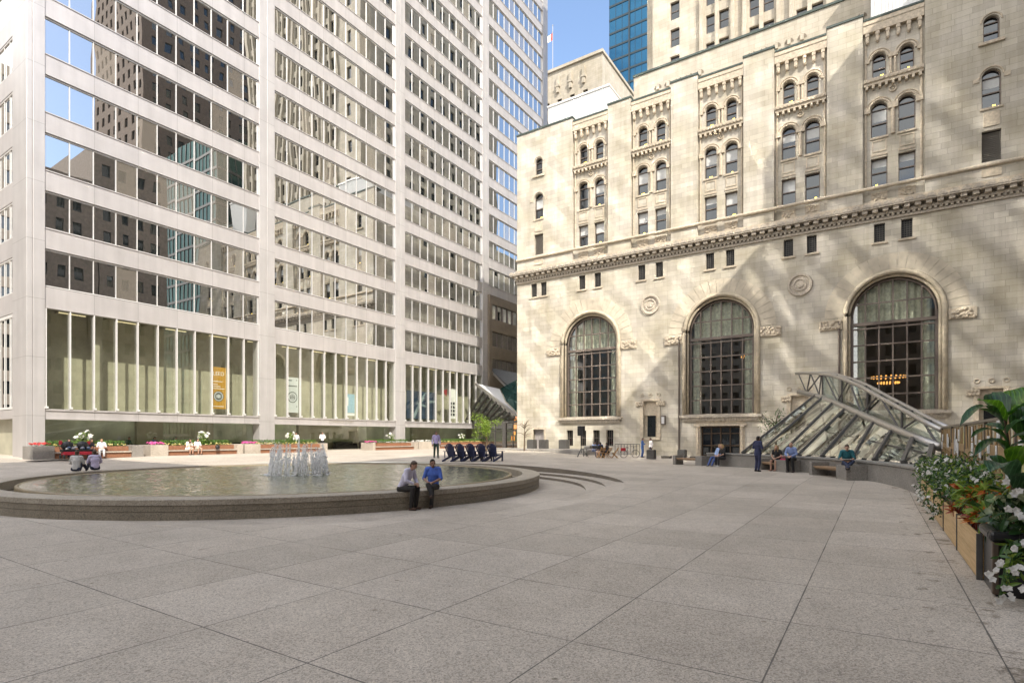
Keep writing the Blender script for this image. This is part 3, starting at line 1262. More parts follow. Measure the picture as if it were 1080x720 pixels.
for y0 in BAYS[:3]:
    for i in range(NPAN + 1):
        m.box(T - 11, T - .7, y0 + i * BW / NPAN - .05, y0 + i * BW / NPAN + .05, 11.8, 12.0)
m.build('lobby_ceiling', plain('lobby_ceiling_paint', (.30, .28, .21), .8, var=.05), tower)
m = MB()
for i in range(14):
    for j in range(1):
        m.box(T - 2.2 - 2.4 * j, T - 2.05 - 2.4 * j, 17.6 + 4 * i, 19.4 + 4 * i, 11.72, 11.79)
m.build('ceiling_lamp', MT['warm'], tower)
m = MB()
m.box(T - 11, T - .9, 16.4, 73.4, GZ - .1, .375)
m.build('lobby_floor', plain('lobby_floor_stone', (.42, .39, .33), .25), tower)
for y, w, d in ((19.5, 3.6, 2.6), (25.0, 4.2, 2.9), (31.0, 2.4, 2.4), (39.6, 2.2, 3), (45.5, 3.0, 2.6), (50.2, 2.0, 3.2), (60, 4, 3)):
    m = MB()
    m.box(T - d - .9, T - d, y, y + w, .38, .82)
    m.box(T - d - .9, T - d - .7, y, y + w, .82, 1.3)
    m.box(T - d - .7, T - d, y - .16, y, .38, 1.08)
    m.box(T - d - .7, T - d, y + w, y + w + .16, .38, 1.08)
    o = m.build('lobby_sofa', MT['black'], bevel=.04)
    props(o, 'black lounge sofa behind the ground floor lobby glass', 'sofa', 'dark sofas inside the tower lobby')

# banners behind the lobby glass
def text_mesh(body, size, ext=.004, align='CENTER'):
    cu = bpy.data.curves.new('lettering', 'FONT')
    cu.body = body
    cu.size = size
    cu.extrude = ext
    cu.align_x = align
    o = bpy.data.objects.new('lettering', cu)
    COL.objects.link(o)
    me = bpy.data.meshes.new_from_object(o.evaluated_get(bpy.context.evaluated_depsgraph_get()))
    bpy.data.objects.remove(o)
    return me


def text_on_x(body, size, x, y, z, mat, parent, name='lettering', ext=.004):
    """letters on a plane x = const, read from +x (running towards +y)"""
    me = text_mesh(body, size, ext)
    me.materials.clear()
    me.materials.append(mat)
    o = bpy.data.objects.new(name, me)
    COL.objects.link(o)
    if parent is not None:
        o.parent = parent
        o.location = U((x, y, z)) - WL[parent.name]
    else:
        o.location = U((x, y, z))
    o.scale = (UNIT[0],) * 3
    o.rotation_euler = (math.pi / 2, 0, math.pi / 2)
    return o


gold = plain('ochre_banner', (.42, .235, .03), .7, var=.05)
pgrey = plain('pale_grey_poster', (.50, .53, .53), .6, var=.05)
dkgrey = plain('dark_grey_print', (.10, .11, .11), .6, var=.05)
pblue = plain('pale_blue_poster', (.24, .40, .50), .5, var=.12)
dblue = plain('deep_blue_display', (.03, .05, .085), .4, var=.3, scale=1)
redp = plain('red_print', (.28, .03, .03), .6)
XB = T - .42


def ring(mb, x, y, z, r0, r1, n=32, th=.006):
    for i in range(n):
        a, b = 2 * math.pi * i / n, 2 * math.pi * (i + 1) / n
        mb.poly((x, y + r0 * math.cos(a), z + r0 * math.sin(a)), (x, y + r1 * math.cos(a), z + r1 * math.sin(a)),
                (x, y + r1 * math.cos(b), z + r1 * math.sin(b)), (x, y + r0 * math.cos(b), z + r0 * math.sin(b)))


bn = thing('lobby_banner', 'tall ochre LEED banner behind the lobby glass', 'banner', (XB, 29.5, 4.4))
m = MB(); m.box(XB - .02, XB, 28.84, 30.3, 4.55, 8.55); m.build('fabric', gold, bn)
text_on_x('LEED', .50, XB + .008, 29.57, 7.75, MT['white'], bn)
m = MB()
for z, w in ((7.2, .95), (6.92, .5), (6.72, .75), (6.52, 1.15), (4.82, 1.1)):
    m.box(XB + .002, XB + .006, 29.0, 29.0 + w, z - .06, z)
m.build('print', MT['white'], bn)
m = MB(); ring(m, XB + .005, 29.57, 5.75, 0, .5); m.build('seal', dkgrey, bn)
m = MB(); ring(m, XB + .010, 29.57, 5.75, .36, .44); ring(m, XB + .010, 29.57, 5.75, .0, .16, 7)
for i in range(-2, 3): m.box(XB + .006, XB + .012, 29.57 + i * .11 - .03, 29.57 + i * .11 + .03, 5.55 + .04 * abs(i), 5.98 - .05 * abs(i))
m.build('seal_ring', pgrey, bn)
bn = thing('lobby_banner', 'pale grey banner with a round dark seal behind the lobby glass', 'banner', (XB, 37.7, 4.4))
m = MB(); m.box(XB - .02, XB, 36.96, 38.4, 4.5, 8.3); m.build('fabric', pgrey, bn)
m = MB(); ring(m, XB + .005, 37.68, 6.15, .5, .6); ring(m, XB + .005, 37.68, 6.15, .28, .33)
for i in range(-2, 3): m.box(XB + .002, XB + .008, 37.68 + i * .11 - .035, 37.68 + i * .11 + .035, 5.98, 6.4 - .07 * abs(i))
m.box(XB + .002, XB + .006, 37.1, 38.25, 7.3, 7.42); m.box(XB + .002, XB + .006, 37.1, 37.6, 7.9, 8.0)
for y, z in ((37.1, 5.2), (38.2, 5.1), (37.15, 4.75), (38.15, 7.95)): m.box(XB + .002, XB + .006, y - .05, y + .05, z, z + .12)
m.build('print', dkgrey, bn)
bn = thing('lobby_banner', 'small pale blue poster low behind the lobby glass', 'banner', (XB, 45.6, 4.4))
m = MB(); m.box(XB - .02, XB, 44.95, 46.25, 4.75, 7.0); m.build('fabric', pblue, bn)
m = MB(); m.box(XB + .002, XB + .006, 45.05, 45.3, 5.6, 6.6); m.box(XB + .002, XB + .006, 44.95, 46.25, 4.42, 4.7); m.build('print', MT['white'], bn)
bn = thing('lobby_banner', 'deep blue display with a white slanting figure in the lobby', 'banner', (T - 1.4, 58, 4.4))
m = MB(); m.box(T - 1.45, T - 1.4, 56.2, 62.4, 4.4, 8.3); m.build('fabric', dblue, bn)
m = MB()
m.bar((T - 1.39, 57.6, 4.6), (T - 1.39, 59.6, 7.6), .01, .5, (0, 0, 1)); m.bar((T - 1.385, 58.2, 6.6), (T - 1.385, 60.2, 6.2), .01, .3); m.bar((T - 1.385, 59.2, 7.3), (T - 1.385, 60.2, 8.2), .01, .3)
m.bar((T - 1.385, 60.5, 6.9), (T - 1.385, 62.0, 7.0), .01, .35)
m.build('print', plain('pale_print', (.20, .26, .28), .6), bn)
bn = thing('lobby_banner', 'white banner with dark grid panels and a red corner in the lobby', 'banner', (XB, 65, 4.4))
m = MB(); m.box(XB - .02, XB, 64.1, 65.6, 4.6, 9.0); m.build('fabric', MT['white'], bn)
m = MB()
for i in range(4):
    for j in range(2): m.box(XB + .002, XB + .006, 64.25 + j * .7, 64.75 + j * .7, 5.0 + i * .55, 5.4 + i * .55)
m.build('print', MT['gap'], bn)
m = MB(); m.poly((XB, 62.6, 8.6), (XB, 63.7, 8.9), (XB, 63.5, 7.8)); m.build('pennant', redp, bn)
text_on_x('COMMERCE COURT', .40, T - .045, 44.0, 3.47, plain('bronze_letters', (.30, .27, .22), .5), tower)

# ------------------------------------------------------------------ low brown link and the glass entrance between tower and bank
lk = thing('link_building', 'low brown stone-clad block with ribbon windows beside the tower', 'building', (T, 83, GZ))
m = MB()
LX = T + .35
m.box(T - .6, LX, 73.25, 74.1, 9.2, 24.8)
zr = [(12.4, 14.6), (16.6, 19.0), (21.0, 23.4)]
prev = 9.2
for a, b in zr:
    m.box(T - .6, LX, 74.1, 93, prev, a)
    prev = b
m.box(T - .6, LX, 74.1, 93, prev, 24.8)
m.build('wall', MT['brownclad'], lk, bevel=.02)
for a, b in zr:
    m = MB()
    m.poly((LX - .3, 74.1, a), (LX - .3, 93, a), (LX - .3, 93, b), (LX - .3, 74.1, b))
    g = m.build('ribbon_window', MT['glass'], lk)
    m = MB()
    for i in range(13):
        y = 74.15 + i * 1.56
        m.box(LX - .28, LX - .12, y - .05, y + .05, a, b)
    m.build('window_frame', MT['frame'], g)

ent = thing('glass_entrance', 'angular glass and steel entrance canopy with a white fin between tower and bank', 'canopy', (T + 14, 72, GZ))
A, B_, C_, D = at(501, 404, 84), at(527, 410, 88), at(533, 424, 80), at(549, 441, 74)
m = MB()
th = Vector((0, 0, -.28))
m.add([A, B_, C_, D, A + th, B_ + th, C_ + th, D + th], [(0, 1, 2, 3), (7, 6, 5, 4), (0, 4, 5, 1), (1, 5, 6, 2), (2, 6, 7, 3), (3, 7, 4, 0)])
m.build('canopy_fin', MT['white'], ent)
E1, E2 = at(549, 398, 84), at(531, 424, 81)
m = MB()
m.poly(C_ + Vector((.1, .1, .1)), B_ + Vector((.1, .1, .1)), E1, D + Vector((.2, .2, .1)))
m.build('roof_glass', MT['tealglass'], ent)
U1, U2, U3, U4 = at(514, 387, 92), at(549, 394, 88), at(549, 418, 86), at(541, 414, 88)
m = MB(); m.poly(U1, U2, U3, U4); m.build('upper_roof', plain('slate_panels', (.07, .075, .08), .5), ent)
for e0, e1, ew in ((U1, U4, .5), (A, D, .3)):
    m = MB(); m.bar(e0, e1, ew, .32); m.build('edge_beam', MT['steel'], ent)
m = MB()
for i in range(9):
    t = i / 8
    p = A.lerp(D, .2 + .78 * t) + Vector((0, 0, -.4))
    q = at(492 + 44 * t, 442 + 4 * t, 90 - 8 * t)
    m.bar(p, q, .28, .28)
for t in (.3, .6, .9):
    p0, q0 = A.lerp(D, .2) + Vector((0, 0, -.4)), at(492, 442, 90)
    p1, q1 = D + Vector((0, 0, -.4)), at(536, 446, 82)
    m.bar(p0.lerp(q0, t), p1.lerp(q1, t), .16, .16)
m.build('rafter', MT['dsteel'], ent)
m = MB()
a0, a1 = A.lerp(D, .2) + Vector((0, 0, -.5)), D + Vector((0, 0, -.5))
m.poly(a0, a1, at(536, 446, 82), at(492, 442, 90))
m.build('sloping_glass', clear_glass('smoky_glass', (.35, .40, .36), .1), ent)
g0, g1 = at(505, 470, 82), at(551, 471.5, 74)
g0.z = g1.z = .3
m = MB()
h = Vector((0, 0, 3.6))
m.poly(g0, g1, g1 + h, g0 + h)
m.build('front_glass', clear_glass('entrance_glass', (.45, .5, .45), .12), ent)
m = MB()
for t in (0, .2, .4, .62, .8, 1):
    p = g0.lerp(g1, t)
    m.bar(p, p + h, .14 if t != .62 else .5, .14 if t != .62 else .5)
m.bar(g0 + h, g1 + h, .2, .3)
m.bar(g0 + h * .66, g1 + h * .66, .1, .1)
m.build('front_frame', MT['dsteel'], ent)
m = MB()
m.box(-53, -33, 93, 94, GZ, 24)
m.box(-40, -36, 90, 92, .4, 3.2)
m.build('back_wall', plain('dim_lobby_wall', (.16, .14, .11), .6), ent)
m = MB()
for i in range(5):
    q = at(541 + i * 1.1, 462 - i * 6, 76.5)
    m.box(q.x - .25, q.x + .25, q.y - .05, q.y + .05, q.z - .3, q.z + .3)
m.build('sign_lamp', emit('orange_sign', (1, .35, .08), 1.2), ent)

UNIT[0] = 1.0
UNIT[0] = 1.125
# ------------------------------------------------------------------ stone bank: facade on the plane y = F, facing -y
F = 48.0
XL, XR = -30.7, 9.3
AX = [-22.6, -16.75, -10.85, -4.95, .95]        # five window strips, an arch under every other one
ARCHX = [AX[0], AX[2], AX[4]]
bank = thing('bank_building', 'cream limestone bank with three tall arched windows and a taller tower behind', 'building', (XL, F, 0))
AR, ASP, ASILL = 2.5, 10.65, 3.75

holes = []
for cx in ARCHX:
    holes.append(arch(cx, AR + .38, ASILL - .0, ASP, 22))
grille_x = []
for cx in AX + [-28.15]:
    o_ = .8 if cx not in (-28.15,) else .55
    for sg in (-1, 1):
        grille_x.append(cx + sg * o_)
        holes.append(rect(cx + sg * o_ - .33, cx + sg * o_ + .33, 15.8, 17.15))
base_w = []
for dx in (-2.1, -.72, .66, 2.02):
    base_w.append((AX[0] + dx, .62))
    holes.append(rect(AX[0] + dx - .34, AX[0] + dx + .34, 1.0, 2.5))
for cx in (AX[1], AX[3], 6.3):
    holes.append(rect(cx - .62, cx + .62, 1.85, 5.0))
holes.append(rect(-28.75, -27.55, .75, 2.6))
holes.append(rect(AX[2] - 1.55, AX[2] + 1.55, .22, 2.75))
m = MB()
wall(m, XL, XR, .0, 17.4, F, holes, .42)
DEEP = 112.0
sideh = [rect(y - .5, y + .5, z, z + h_) for y in [52 + 5.6 * i for i in range(10)] for z, h_ in ((19.95, 2.05), (23.5, 2.6), (27.8, 1.8), (15.8, 1.3), (5, 7))]
wall(m, F, DEEP, 0, 32.05, 0, sideh, .35, fn=lambda u, v, d: (XL + d, u, v))
m.poly((XR, F, 0), (XR, DEEP, 0), (XR, DEEP, 32.05), (XR, F, 32.05))
m.poly((XL, DEEP, 0), (XL, DEEP, 32.05), (XR, DEEP, 32.05), (XR, DEEP, 0))
m.poly((XL, F + .3, 31.9), (XR, F + .3, 31.9), (XR, DEEP, 31.9), (XL, DEEP, 31.9))
# upper storeys: recessed strip wall and piers
YS = F + .32
uh = []
SW = 1.82
LW, UW = .50, .42
WINS = []
for cx in AX:
    for sg in (-1, 1):
        x = cx + sg * .82
        for poly, kd in ((rect(x - LW, x + LW, 19.95, 22.0), 'low'), (arch(x, LW, 23.5, 25.55, 10), 'mid'), (arch(x, UW, 27.85, 29.15, 10), 'top')):
            uh.append(poly)
            WINS.append((x, poly, kd, YS))
wall(m, XL + 3.9, AX[4] + SW + .3, 17.4, 31.95, YS, uh, .34)
px_edges = [XL] + [e for cx in AX for e in (cx - SW, cx + SW)] + [XR]
for i in range(0, len(px_edges), 2):
    a, b = px_edges[i], px_edges[i + 1]
    hs = []
    for cx in (-28.15, 6.3):
        if a < cx < b:
            for poly, kd in ((rect(cx - .5, cx + .5, 19.95, 22.0), 'louvre'), (arch(cx, .5, 23.5, 25.55, 10), 'mid'), (arch(cx, .42, 27.85, 29.15, 10), 'top')):
                hs.append(poly)
                WINS.append((cx, poly, kd, F))
    wall(m, a, b, 17.4, 32.35, F, hs, .4)
    for x in (a, b):
        if XL < x < XR:
            m.poly((x, F, 17.4), (x, YS, 17.4), (x, YS, 32.35), (x, F, 32.35))
    m.poly((a, F, 32.35), (b, F, 32.35), (b, F + 1.2, 32.35), (a, F + 1.2, 32.35))
m.build('wall', MT['stone'], bank)

# set-back storey and the tower
m = MB()
TX0, TY = -19.8, 52.0
wall(m, TX0, XR, 31.9, 36.7, TY, (), .2)
m.poly((TX0, TY, 31.9), (TX0, TY, 36.7), (TX0, 100, 36.7), (TX0, 100, 31.9))
m.poly((TX0, TY, 36.69), (XR, TY, 36.69), (XR, 100, 36.69), (TX0, 100, 36.69))
for a, b in ((-17.9, -13.0), (-9.6, -4.7), (-1.5, 3.5)):
    for i in range(5):
        cx = a + .5 + i * (b - a - 1) / 4
        m.box(cx - .13, cx + .13, TY - .16, TY, 34.7, 35.15)
m.build('setback_wall', MT['tstone'], bank)
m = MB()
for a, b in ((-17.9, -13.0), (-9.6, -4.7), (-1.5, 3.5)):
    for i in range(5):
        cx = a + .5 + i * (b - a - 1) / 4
        m.poly(*[(cx + .36 * math.cos(math.pi * k / 8), TY - .02, 34.85 + .42 * math.sin(math.pi * k / 8)) for k in range(9)])  # flat dark half discs painted as the shade of shallow arches
m.build('arcade_shade', plain('recess_shade_paint', (.20, .17, .13), .9), bank)
m = MB()
KY, KX0 = 56.0, -19.3
th, rows, colsx = [], [], [-17.0] + [x for i in range(6) for x in (-13.5 + 3.95 * i, -12.3 + 3.95 * i)]
colsx = [x for x in colsx if x < XR - 1]
tw_first, tw_rest = [], []
for k in range(-3, 16):
    zt = 42.85 + 2.72 * k
    for x in colsx:
        if zt - 1.85 < 36.8: continue
        r_ = rect(x - .46, x + .46, zt - 1.8, zt)
        th.append(r_)
        (tw_first if k <= 2 else tw_rest).append(r_)
TZ = 88.0
wall(m, KX0, XR, 36.6, TZ, KY, th, .3)
towside = [rect(y - .5, y + .5, 38.4 + 2.72 * k, 40.2 + 2.72 * k) for y in [59 + 2.6 * i for i in range(12)] for k in range(17)]
wall(m, KY, 91, 36.6, TZ, 0, towside, .3, fn=lambda u, v, d: (KX0 + d, u, v))
m.poly((XR, KY, 36.6), (XR, 91, 36.6), (XR, 91, TZ), (XR, KY, TZ))
m.poly((KX0, KY, TZ), (XR, KY, TZ), (XR, 91, TZ), (KX0, 91, TZ))
for i in range(6):                                    # fins framing the paired window strips
    for x in (-14.35 + 3.95 * i, -12.9 + 3.95 * i, -11.45 + 3.95 * i):
        if x < XR - .4: m.box(x - .17, x + .17, KY - .3, KY - .002, 36.7, TZ - 2)
m.box(KX0 - 1.0, KX0, KY + 1.2, KY + 3.2, 36.7, 80)
m.build('tower_wall', MT['tstone'], bank)
for r_ in tw_first:
    m = MB(); pane(m, r_, KY + .25)
    g = m.build('tower_window', MT['bankglass'], bank)
    m = MB()
    x0, x1, z0, z1 = r_[0][0], r_[1][0], r_[0][1], r_[2][1]
    for a, b, c, d in ((x0, x0 + .06, z0, z1), (x1 - .06, x1, z0, z1), (x0 + .06, x1 - .06, z1 - .06, z1), (x0 + .06, x1 - .06, z0, z0 + .06), (x0 + .06, x1 - .06, (z0 + z1) / 2 - .03, (z0 + z1) / 2 + .03)):
        m.box(a, b, KY + .19, KY + .24, c, d)
    m.build('window_frame', MT['frame'], g)
m = MB()
for r_ in tw_rest: pane(m, r_, KY + .25)
for r_ in towside: m.poly(*[(KX0 + .26, p[0], p[1]) for p in r_])
for r_ in sideh: m.poly(*[(XL + .3, p[0], p[1]) for p in r_])
o = m.build('upper_glazing', MT['bankglass'], bank)
o['kind'] = 'stuff'

# copings
m = MB()
for i in range(0, len(px_edges), 2):
    m.box(px_edges[i] - .05, px_edges[i + 1] + .05, F - .07, F + 1.25, 32.36, 32.52)
for cx in AX: m.box(cx - SW + .06, cx + SW - .06, YS - .34, YS + 1, 31.96, 32.1)
m.box(TX0 - .06, XR, TY - .1, TY + .6, 36.71, 36.9)
m.build('coping', MT['coping'], bank)

# cornice between the banking hall and the offices
m = MB()
m.box(XL - .08, XR, F - .12, F + .1, 17.32, 17.5)
m.box(XL - .16, XR, F - .22, F + .1, 17.66, 17.84)
m.box(XL - .50, XR, F - .62, F + .1, 18.08, 18.2)
n = int((XR - XL) / .30)
for i in range(n):
    x = XL + .15 + i * .30
    m.box(x - .085, x + .085, F - .2, F, 17.5, 17.66)
n = int((XR - XL) / .62)
for i in range(n):
    x = XL + .2 + i * .62
    m.box(x - .17, x + .17, F - .50, F - .0, 17.84, 18.08)
m.build('cornice', MT['cornice'], bank, bevel=.012)
m = MB()
for i in range(n + 1):
    x = XL - .3 + i * .62
    pts = [(x + .27 * math.cos(math.pi * k / 8), 18.2 + .26 * math.sin(math.pi * k / 8)) for k in range(9)]
    vs = [(p[0], F - .66, p[1]) for p in pts] + [(p[0], F - .42, p[1]) for p in pts]
    m.add(vs, [tuple(range(9)), tuple(reversed(range(9, 18)))] + [(j, 9 + j, 10 + j, j + 1) for j in range(8)])
m.build('cornice_cresting', MT['cornice'], bank)
m = MB()
m.tube([(XL - .05, F - .06, 19.72), (XR, F - .06, 19.72)], .13, 10)
m.box(XL - .03, XR, F - .05, F + .05, 18.25, 18.75)
m.build('string_course', MT['trim'], bank)

# ornament of the five strips, one part per strip and kind
for cx in AX:
    m = MB()                                          # corbelled arcade under the parapet
    m.box(cx - SW + .02, cx + SW - .02, YS - .30, YS - .001, 31.05, 31.95)
    m.box(cx - SW + .02, cx + SW - .02, YS - .34, YS - .30, 31.62, 31.78)
    for i in range(6):
        x = cx - SW + .28 + i * (2 * SW - .56) / 5
        m.box(x - .10, x + .10, YS - .28, YS - .001, 30.42, 31.05)
        m.box(x - .13, x + .13, YS - .31, YS - .001, 30.8, 30.98)
        m.ell((x, YS - .16, 30.42), (.11, .14, .14), None, 8, 6)
    m.build('corbel_table', MT['trim'], bank, bevel=.015)
    m = MB()                                          # balcony ledge with brackets
    m.box(cx - SW + .06, cx + SW - .06, YS - .36, YS - .001, 27.42, 27.66)
    m.box(cx - SW + .06, cx + SW - .06, YS - .28, YS - .001, 27.22, 27.42)
    for i in range(9):
        x = cx - SW + .25 + i * (2 * SW - .5) / 8
        m.box(x - .08, x + .08, YS - .30, YS - .001, 26.98, 27.22)
    for i in range(13):
        x = cx - SW + .2 + i * (2 * SW - .4) / 12
        m.box(x - .05, x + .05, YS - .40, YS - .36, 27.46, 27.62)
    m.build('balcony_ledge', MT['trim'], bank, bevel=.01)
    m = MB()                                          # hood mouldings, colonnettes, rosette
    for sg in (-1, 1):
        x = cx + sg * .82
        for r0, zs in ((LW + .11, 25.55), (UW + .10, 29.15)):
            m.tube([(x + r0 * math.cos(math.pi * k / 12), YS - .04, zs + r0 * math.sin(math.pi * k / 12)) for k in range(13)], .075, 7)
            m.tube([(x + (r0 + .17) * math.cos(math.pi * k / 12), YS - .02, zs + (r0 + .17) * math.sin(math.pi * k / 12)) for k in range(13)], .045, 6)
        m.box(x - LW - .08, x + LW + .08, YS - .10, YS + .3, 19.78, 19.94)
        m.box(x - LW - .06, x + LW + .06, YS - .09, YS + .3, 23.36, 23.5)
        m.box(x - LW, x + LW, YS - .05, YS - .001, 22.15, 22.3)
        m.box(x - LW + .06, x - LW + .14, YS - .04, YS - .001, 22.42, 23.25)
        m.box(x + LW - .14, x + LW - .06, YS - .04, YS - .001, 22.42, 23.25)
        m.box(x - LW + .14, x + LW - .14, YS - .04, YS - .001, 23.17, 23.25)
        m.box(x - LW + .14, x + LW - .14, YS - .04, YS - .001, 22.42, 22.5)
        m.box(x - UW - .05, x + UW + .05, YS - .06, YS + .3, 27.7, 27.84)
    for dx in (-.13, .13):
        m.tube([(cx + dx, YS - .08, 27.8), (cx + dx, YS - .08, 29.0)], .085, 8)
    m.box(cx - .28, cx + .28, YS - .2, YS - .001, 28.95, 29.25)
    m.tube([(cx, YS - .04, 23.5), (cx, YS - .04, 25.3)], .13, 10)
    m.box(cx - .3, cx + .3, YS - .18, YS - .001, 25.3, 25.7)
    for dx in (-1.55, 1.55):
        m.box(cx + dx - .18, cx + dx + .18, YS - .16, YS - .001, 25.3, 25.7)
        m.box(cx + dx - .14, cx + dx + .14, YS - .14, YS - .001, 28.95, 29.25)
        m.tube([(cx + dx * 1.06, YS - .05, 20), (cx + dx * 1.06, YS - .05, 30.3)], .07, 8)
    m.tube([(cx + .2 * math.cos(2 * math.pi * k / 14), YS - .05, 26.72 + .2 * math.sin(2 * math.pi * k / 14)) for k in range(15)], .06, 6)
    m.ell((cx, YS - .03, 26.72), (.09, .06, .09), None, 8, 6)
    m.build('window_surround', MT['trim'], bank, smooth=False)
    rp = random.Random(int(cx * 10))                  # carved panels under the lowest windows
    for sg in (-1, 1):
        m = MB()
        x = cx + sg * .82
        m.box(x - .5, x + .5, YS - .06, YS - .001, 18.85, 19.5)
        for k in range(10):
            m.ell((x + rp.uniform(-.4, .4), YS - .08, rp.uniform(18.95, 19.4)), (.10, .05, .09), None, 7, 5)
        m.build('carved_panel', MT['trim'], bank)
for cx in (-28.15, 6.3):
    for r0, zs in ((.62, 25.55), (.54, 29.15)):
        m = MB(); m.tube([(cx + r0 * math.cos(math.pi * k / 12), F - .02, zs + r0 * math.sin(math.pi * k / 12)) for k in range(13)], .05, 7); m.build('hood_moulding', MT['trim'], bank)
    for (a_, b_, d_, z0_, z1_, n_) in ((.68, .68, .14, 27.66, 27.84, 'window_sill'), (.6, .6, .08, 23.36, 23.5, 'window_sill'), (.42, .42, .05, 22.25, 23.2, 'carved_panel'), (.5, .5, .05, 18.95, 19.5, 'carved_panel'), (.95, -.62, .05, 25.3, 25.6, 'impost_block'), (-.62, .95, .05, 25.3, 25.6, 'impost_block')):
        m = MB(); m.box(cx - a_, cx + b_, F - d_, F - .001, z0_, z1_); m.build(n_, MT['trim'], bank, bevel=.01)

# sash windows
rb = random.Random(5)
lampy = emit('yellow_desk_lamp', (1, .72, .12), 1.6)
for x, poly, kd, yy in WINS:
    m = MB(); pane(m, poly, yy + .33)
    x0, x1 = min(p[0] for p in poly), max(p[0] for p in poly)
    z0, z1 = min(p[1] for p in poly), max(p[1] for p in poly)
    if kd == 'louvre':
        g = m.build('louvred_window', MT['black'], bank)
        m = MB()
        for i in range(16):
            z = z0 + .06 + i * (z1 - z0 - .1) / 16
            m.obox(((x0 + x1) / 2, yy + .24, z), ((x1 - x0) / 2 - .03, 0, 0), (0, .05, -.035), (0, .006, .008))
        m.build('louvre_slats', MT['steel'], g)
        continue
    g = m.build('sash_window', MT['bankglass'], bank)
    m = MB()
    zs = z1 - (x1 - x0) / 2 if kd != 'low' else z1
    for a, b in ((x0, x0 + .06), (x1 - .06, x1)): m.box(a, b, yy + .22, yy + .31, z0, zs)
    m.box(x0 + .06, x1 - .06, yy + .22, yy + .31, z0, z0 + .08)
    zm = z0 + (zs - z0) * .5
    m.box(x0 + .06, x1 - .06, yy + .22, yy + .31, zm - .04, zm + .04)
    if kd == 'low': m.box(x0 + .06, x1 - .06, yy + .22, yy + .31, z1 - .07, z1)
    else:
        m.box(x0 + .06, x1 - .06, yy + .23, yy + .3, zs - .03, zs + .03)
        r0 = (x1 - x0) / 2 - .03
        m.tube([(x + r0 * math.cos(math.pi * k / 10), yy + .27, zs + r0 * math.sin(math.pi * k / 10)) for k in range(11)], .035, 6)
    m.build('window_frame', MT['frame'], g)
    if rb.random() < .8 and kd != 'top':
        m = MB()
        f = rb.uniform(.2, .5)
        m.poly((x0 + .07, yy + .322, zs - (zs - z0) * f), (x1 - .07, yy + .322, zs - (zs - z0) * f), (x1 - .07, yy + .322, zs - .05), (x0 + .07, yy + .322, zs - .05))
        m.build('roller_blind', MT['blind'], g)
    if rb.random() < .45:
        m = MB()
        xx = rb.uniform(x0 + .2, x1 - .35)
        m.box(xx, xx + rb.uniform(.12, .28), yy + .318, yy + .326, z0 + .16, z0 + .26)
        m.build('desk_lamp', lampy, g)

# grilles, basement windows, doors
for x in grille_x:
    m = MB()
    pane(m, rect(x - .33, x + .33, 15.8, 17.15), F + .3)
    g = m.build('grille_window', MT['black'], bank)
    m = MB()
    for i in range(5): m.box(x - .31 + i * .15, x - .27 + i * .15, F + .16, F + .2, 15.8, 17.15)
    for i in range(9): m.box(x - .33, x + .33, F + .205, F + .235, 15.85 + i * .155, 15.885 + i * .155)
    m.build('grille', MT['iron'], g)
    m = MB(); m.box(x - .5, x + .5, F - .10, F + .05, 15.66, 15.8); m.build('window_sill', MT['trim'], g)
for x, w in base_w:
    m = MB(); pane(m, rect(x - .34, x + .34, 1.0, 2.5), F + .32)
    g = m.build('basement_window', MT['bankglass'], bank)
    m = MB()
    for i in range(4): m.box(x - .31 + i * .2, x - .28 + i * .2, F + .18, F + .21, 1.0, 2.5)
    for z in (1.02, 1.75, 2.45): m.box(x - .34, x + .34, F + .22, F + .25, z, z + .04)
    m.build('grille', MT['frame'], g)
m = MB(); pane(m, rect(-28.75, -27.55, .75, 2.6), F + .3)
g = m.build('side_door', plain('weathered_grey_door', (.34, .31, .30), .5), bank)
m = MB()
m.box(-28.95, -28.75, F - .06, F + .2, .5, 2.75); m.box(-27.55, -27.35, F - .06, F + .2, .5, 2.75); m.box(-28.95, -27.35, F - .07, F + .2, 2.6, 2.8)
m.build('door_surround', MT['trim'], g, bevel=.01)
# main door
m = MB(); pane(m, rect(AX[2] - 1.55, AX[2] + 1.55, .22, 2.75), F + .4)
g = m.build('bronze_door', MT['bankglass'], bank)
m = MB()
for i in range(5):
    x = AX[2] - 1.5 + i * .75
    m.box(x - .05, x + .05, F + .28, F + .38, .22, 2.75)
for z in (.25, 1.1, 2.1, 2.62): m.box(AX[2] - 1.5, AX[2] + 1.5, F + .26, F + .36, z, z + .09)
m.build('door_frame', plain('bronze_door_metal', (.09, .06, .04), .4, .6), g)
m = MB()
for sg in (-1, 1):
    x = AX[2] + sg * 1.75
    m.box(x - .18, x + .18, F - .10, F + .1, .15, 2.75)
    m.tube([(x, F - .14, .5), (x, F - .14, 2.6)], .08, 10)
    m.ell((x, F - .14, 2.7), (.2, .12, .12), None, 10, 6)
m.box(AX[2] - 2.1, AX[2] + 2.1, F - .16, F + .1, 2.77, 2.95)
m.box(AX[2] - 1.95, AX[2] + 1.95, F - .05, F + .1, 2.97, 3.4)
m.box(AX[2] - 1.8, AX[2] + 1.8, F - .07, F + .1, 3.05, 3.3)
for i in range(11): m.ell((AX[2] - 1.6 + i * .32, F - .09, 3.18), (.12, .04, .09), None, 8, 5)
m.build('door_surround', MT['trim'], g, bevel=.01)

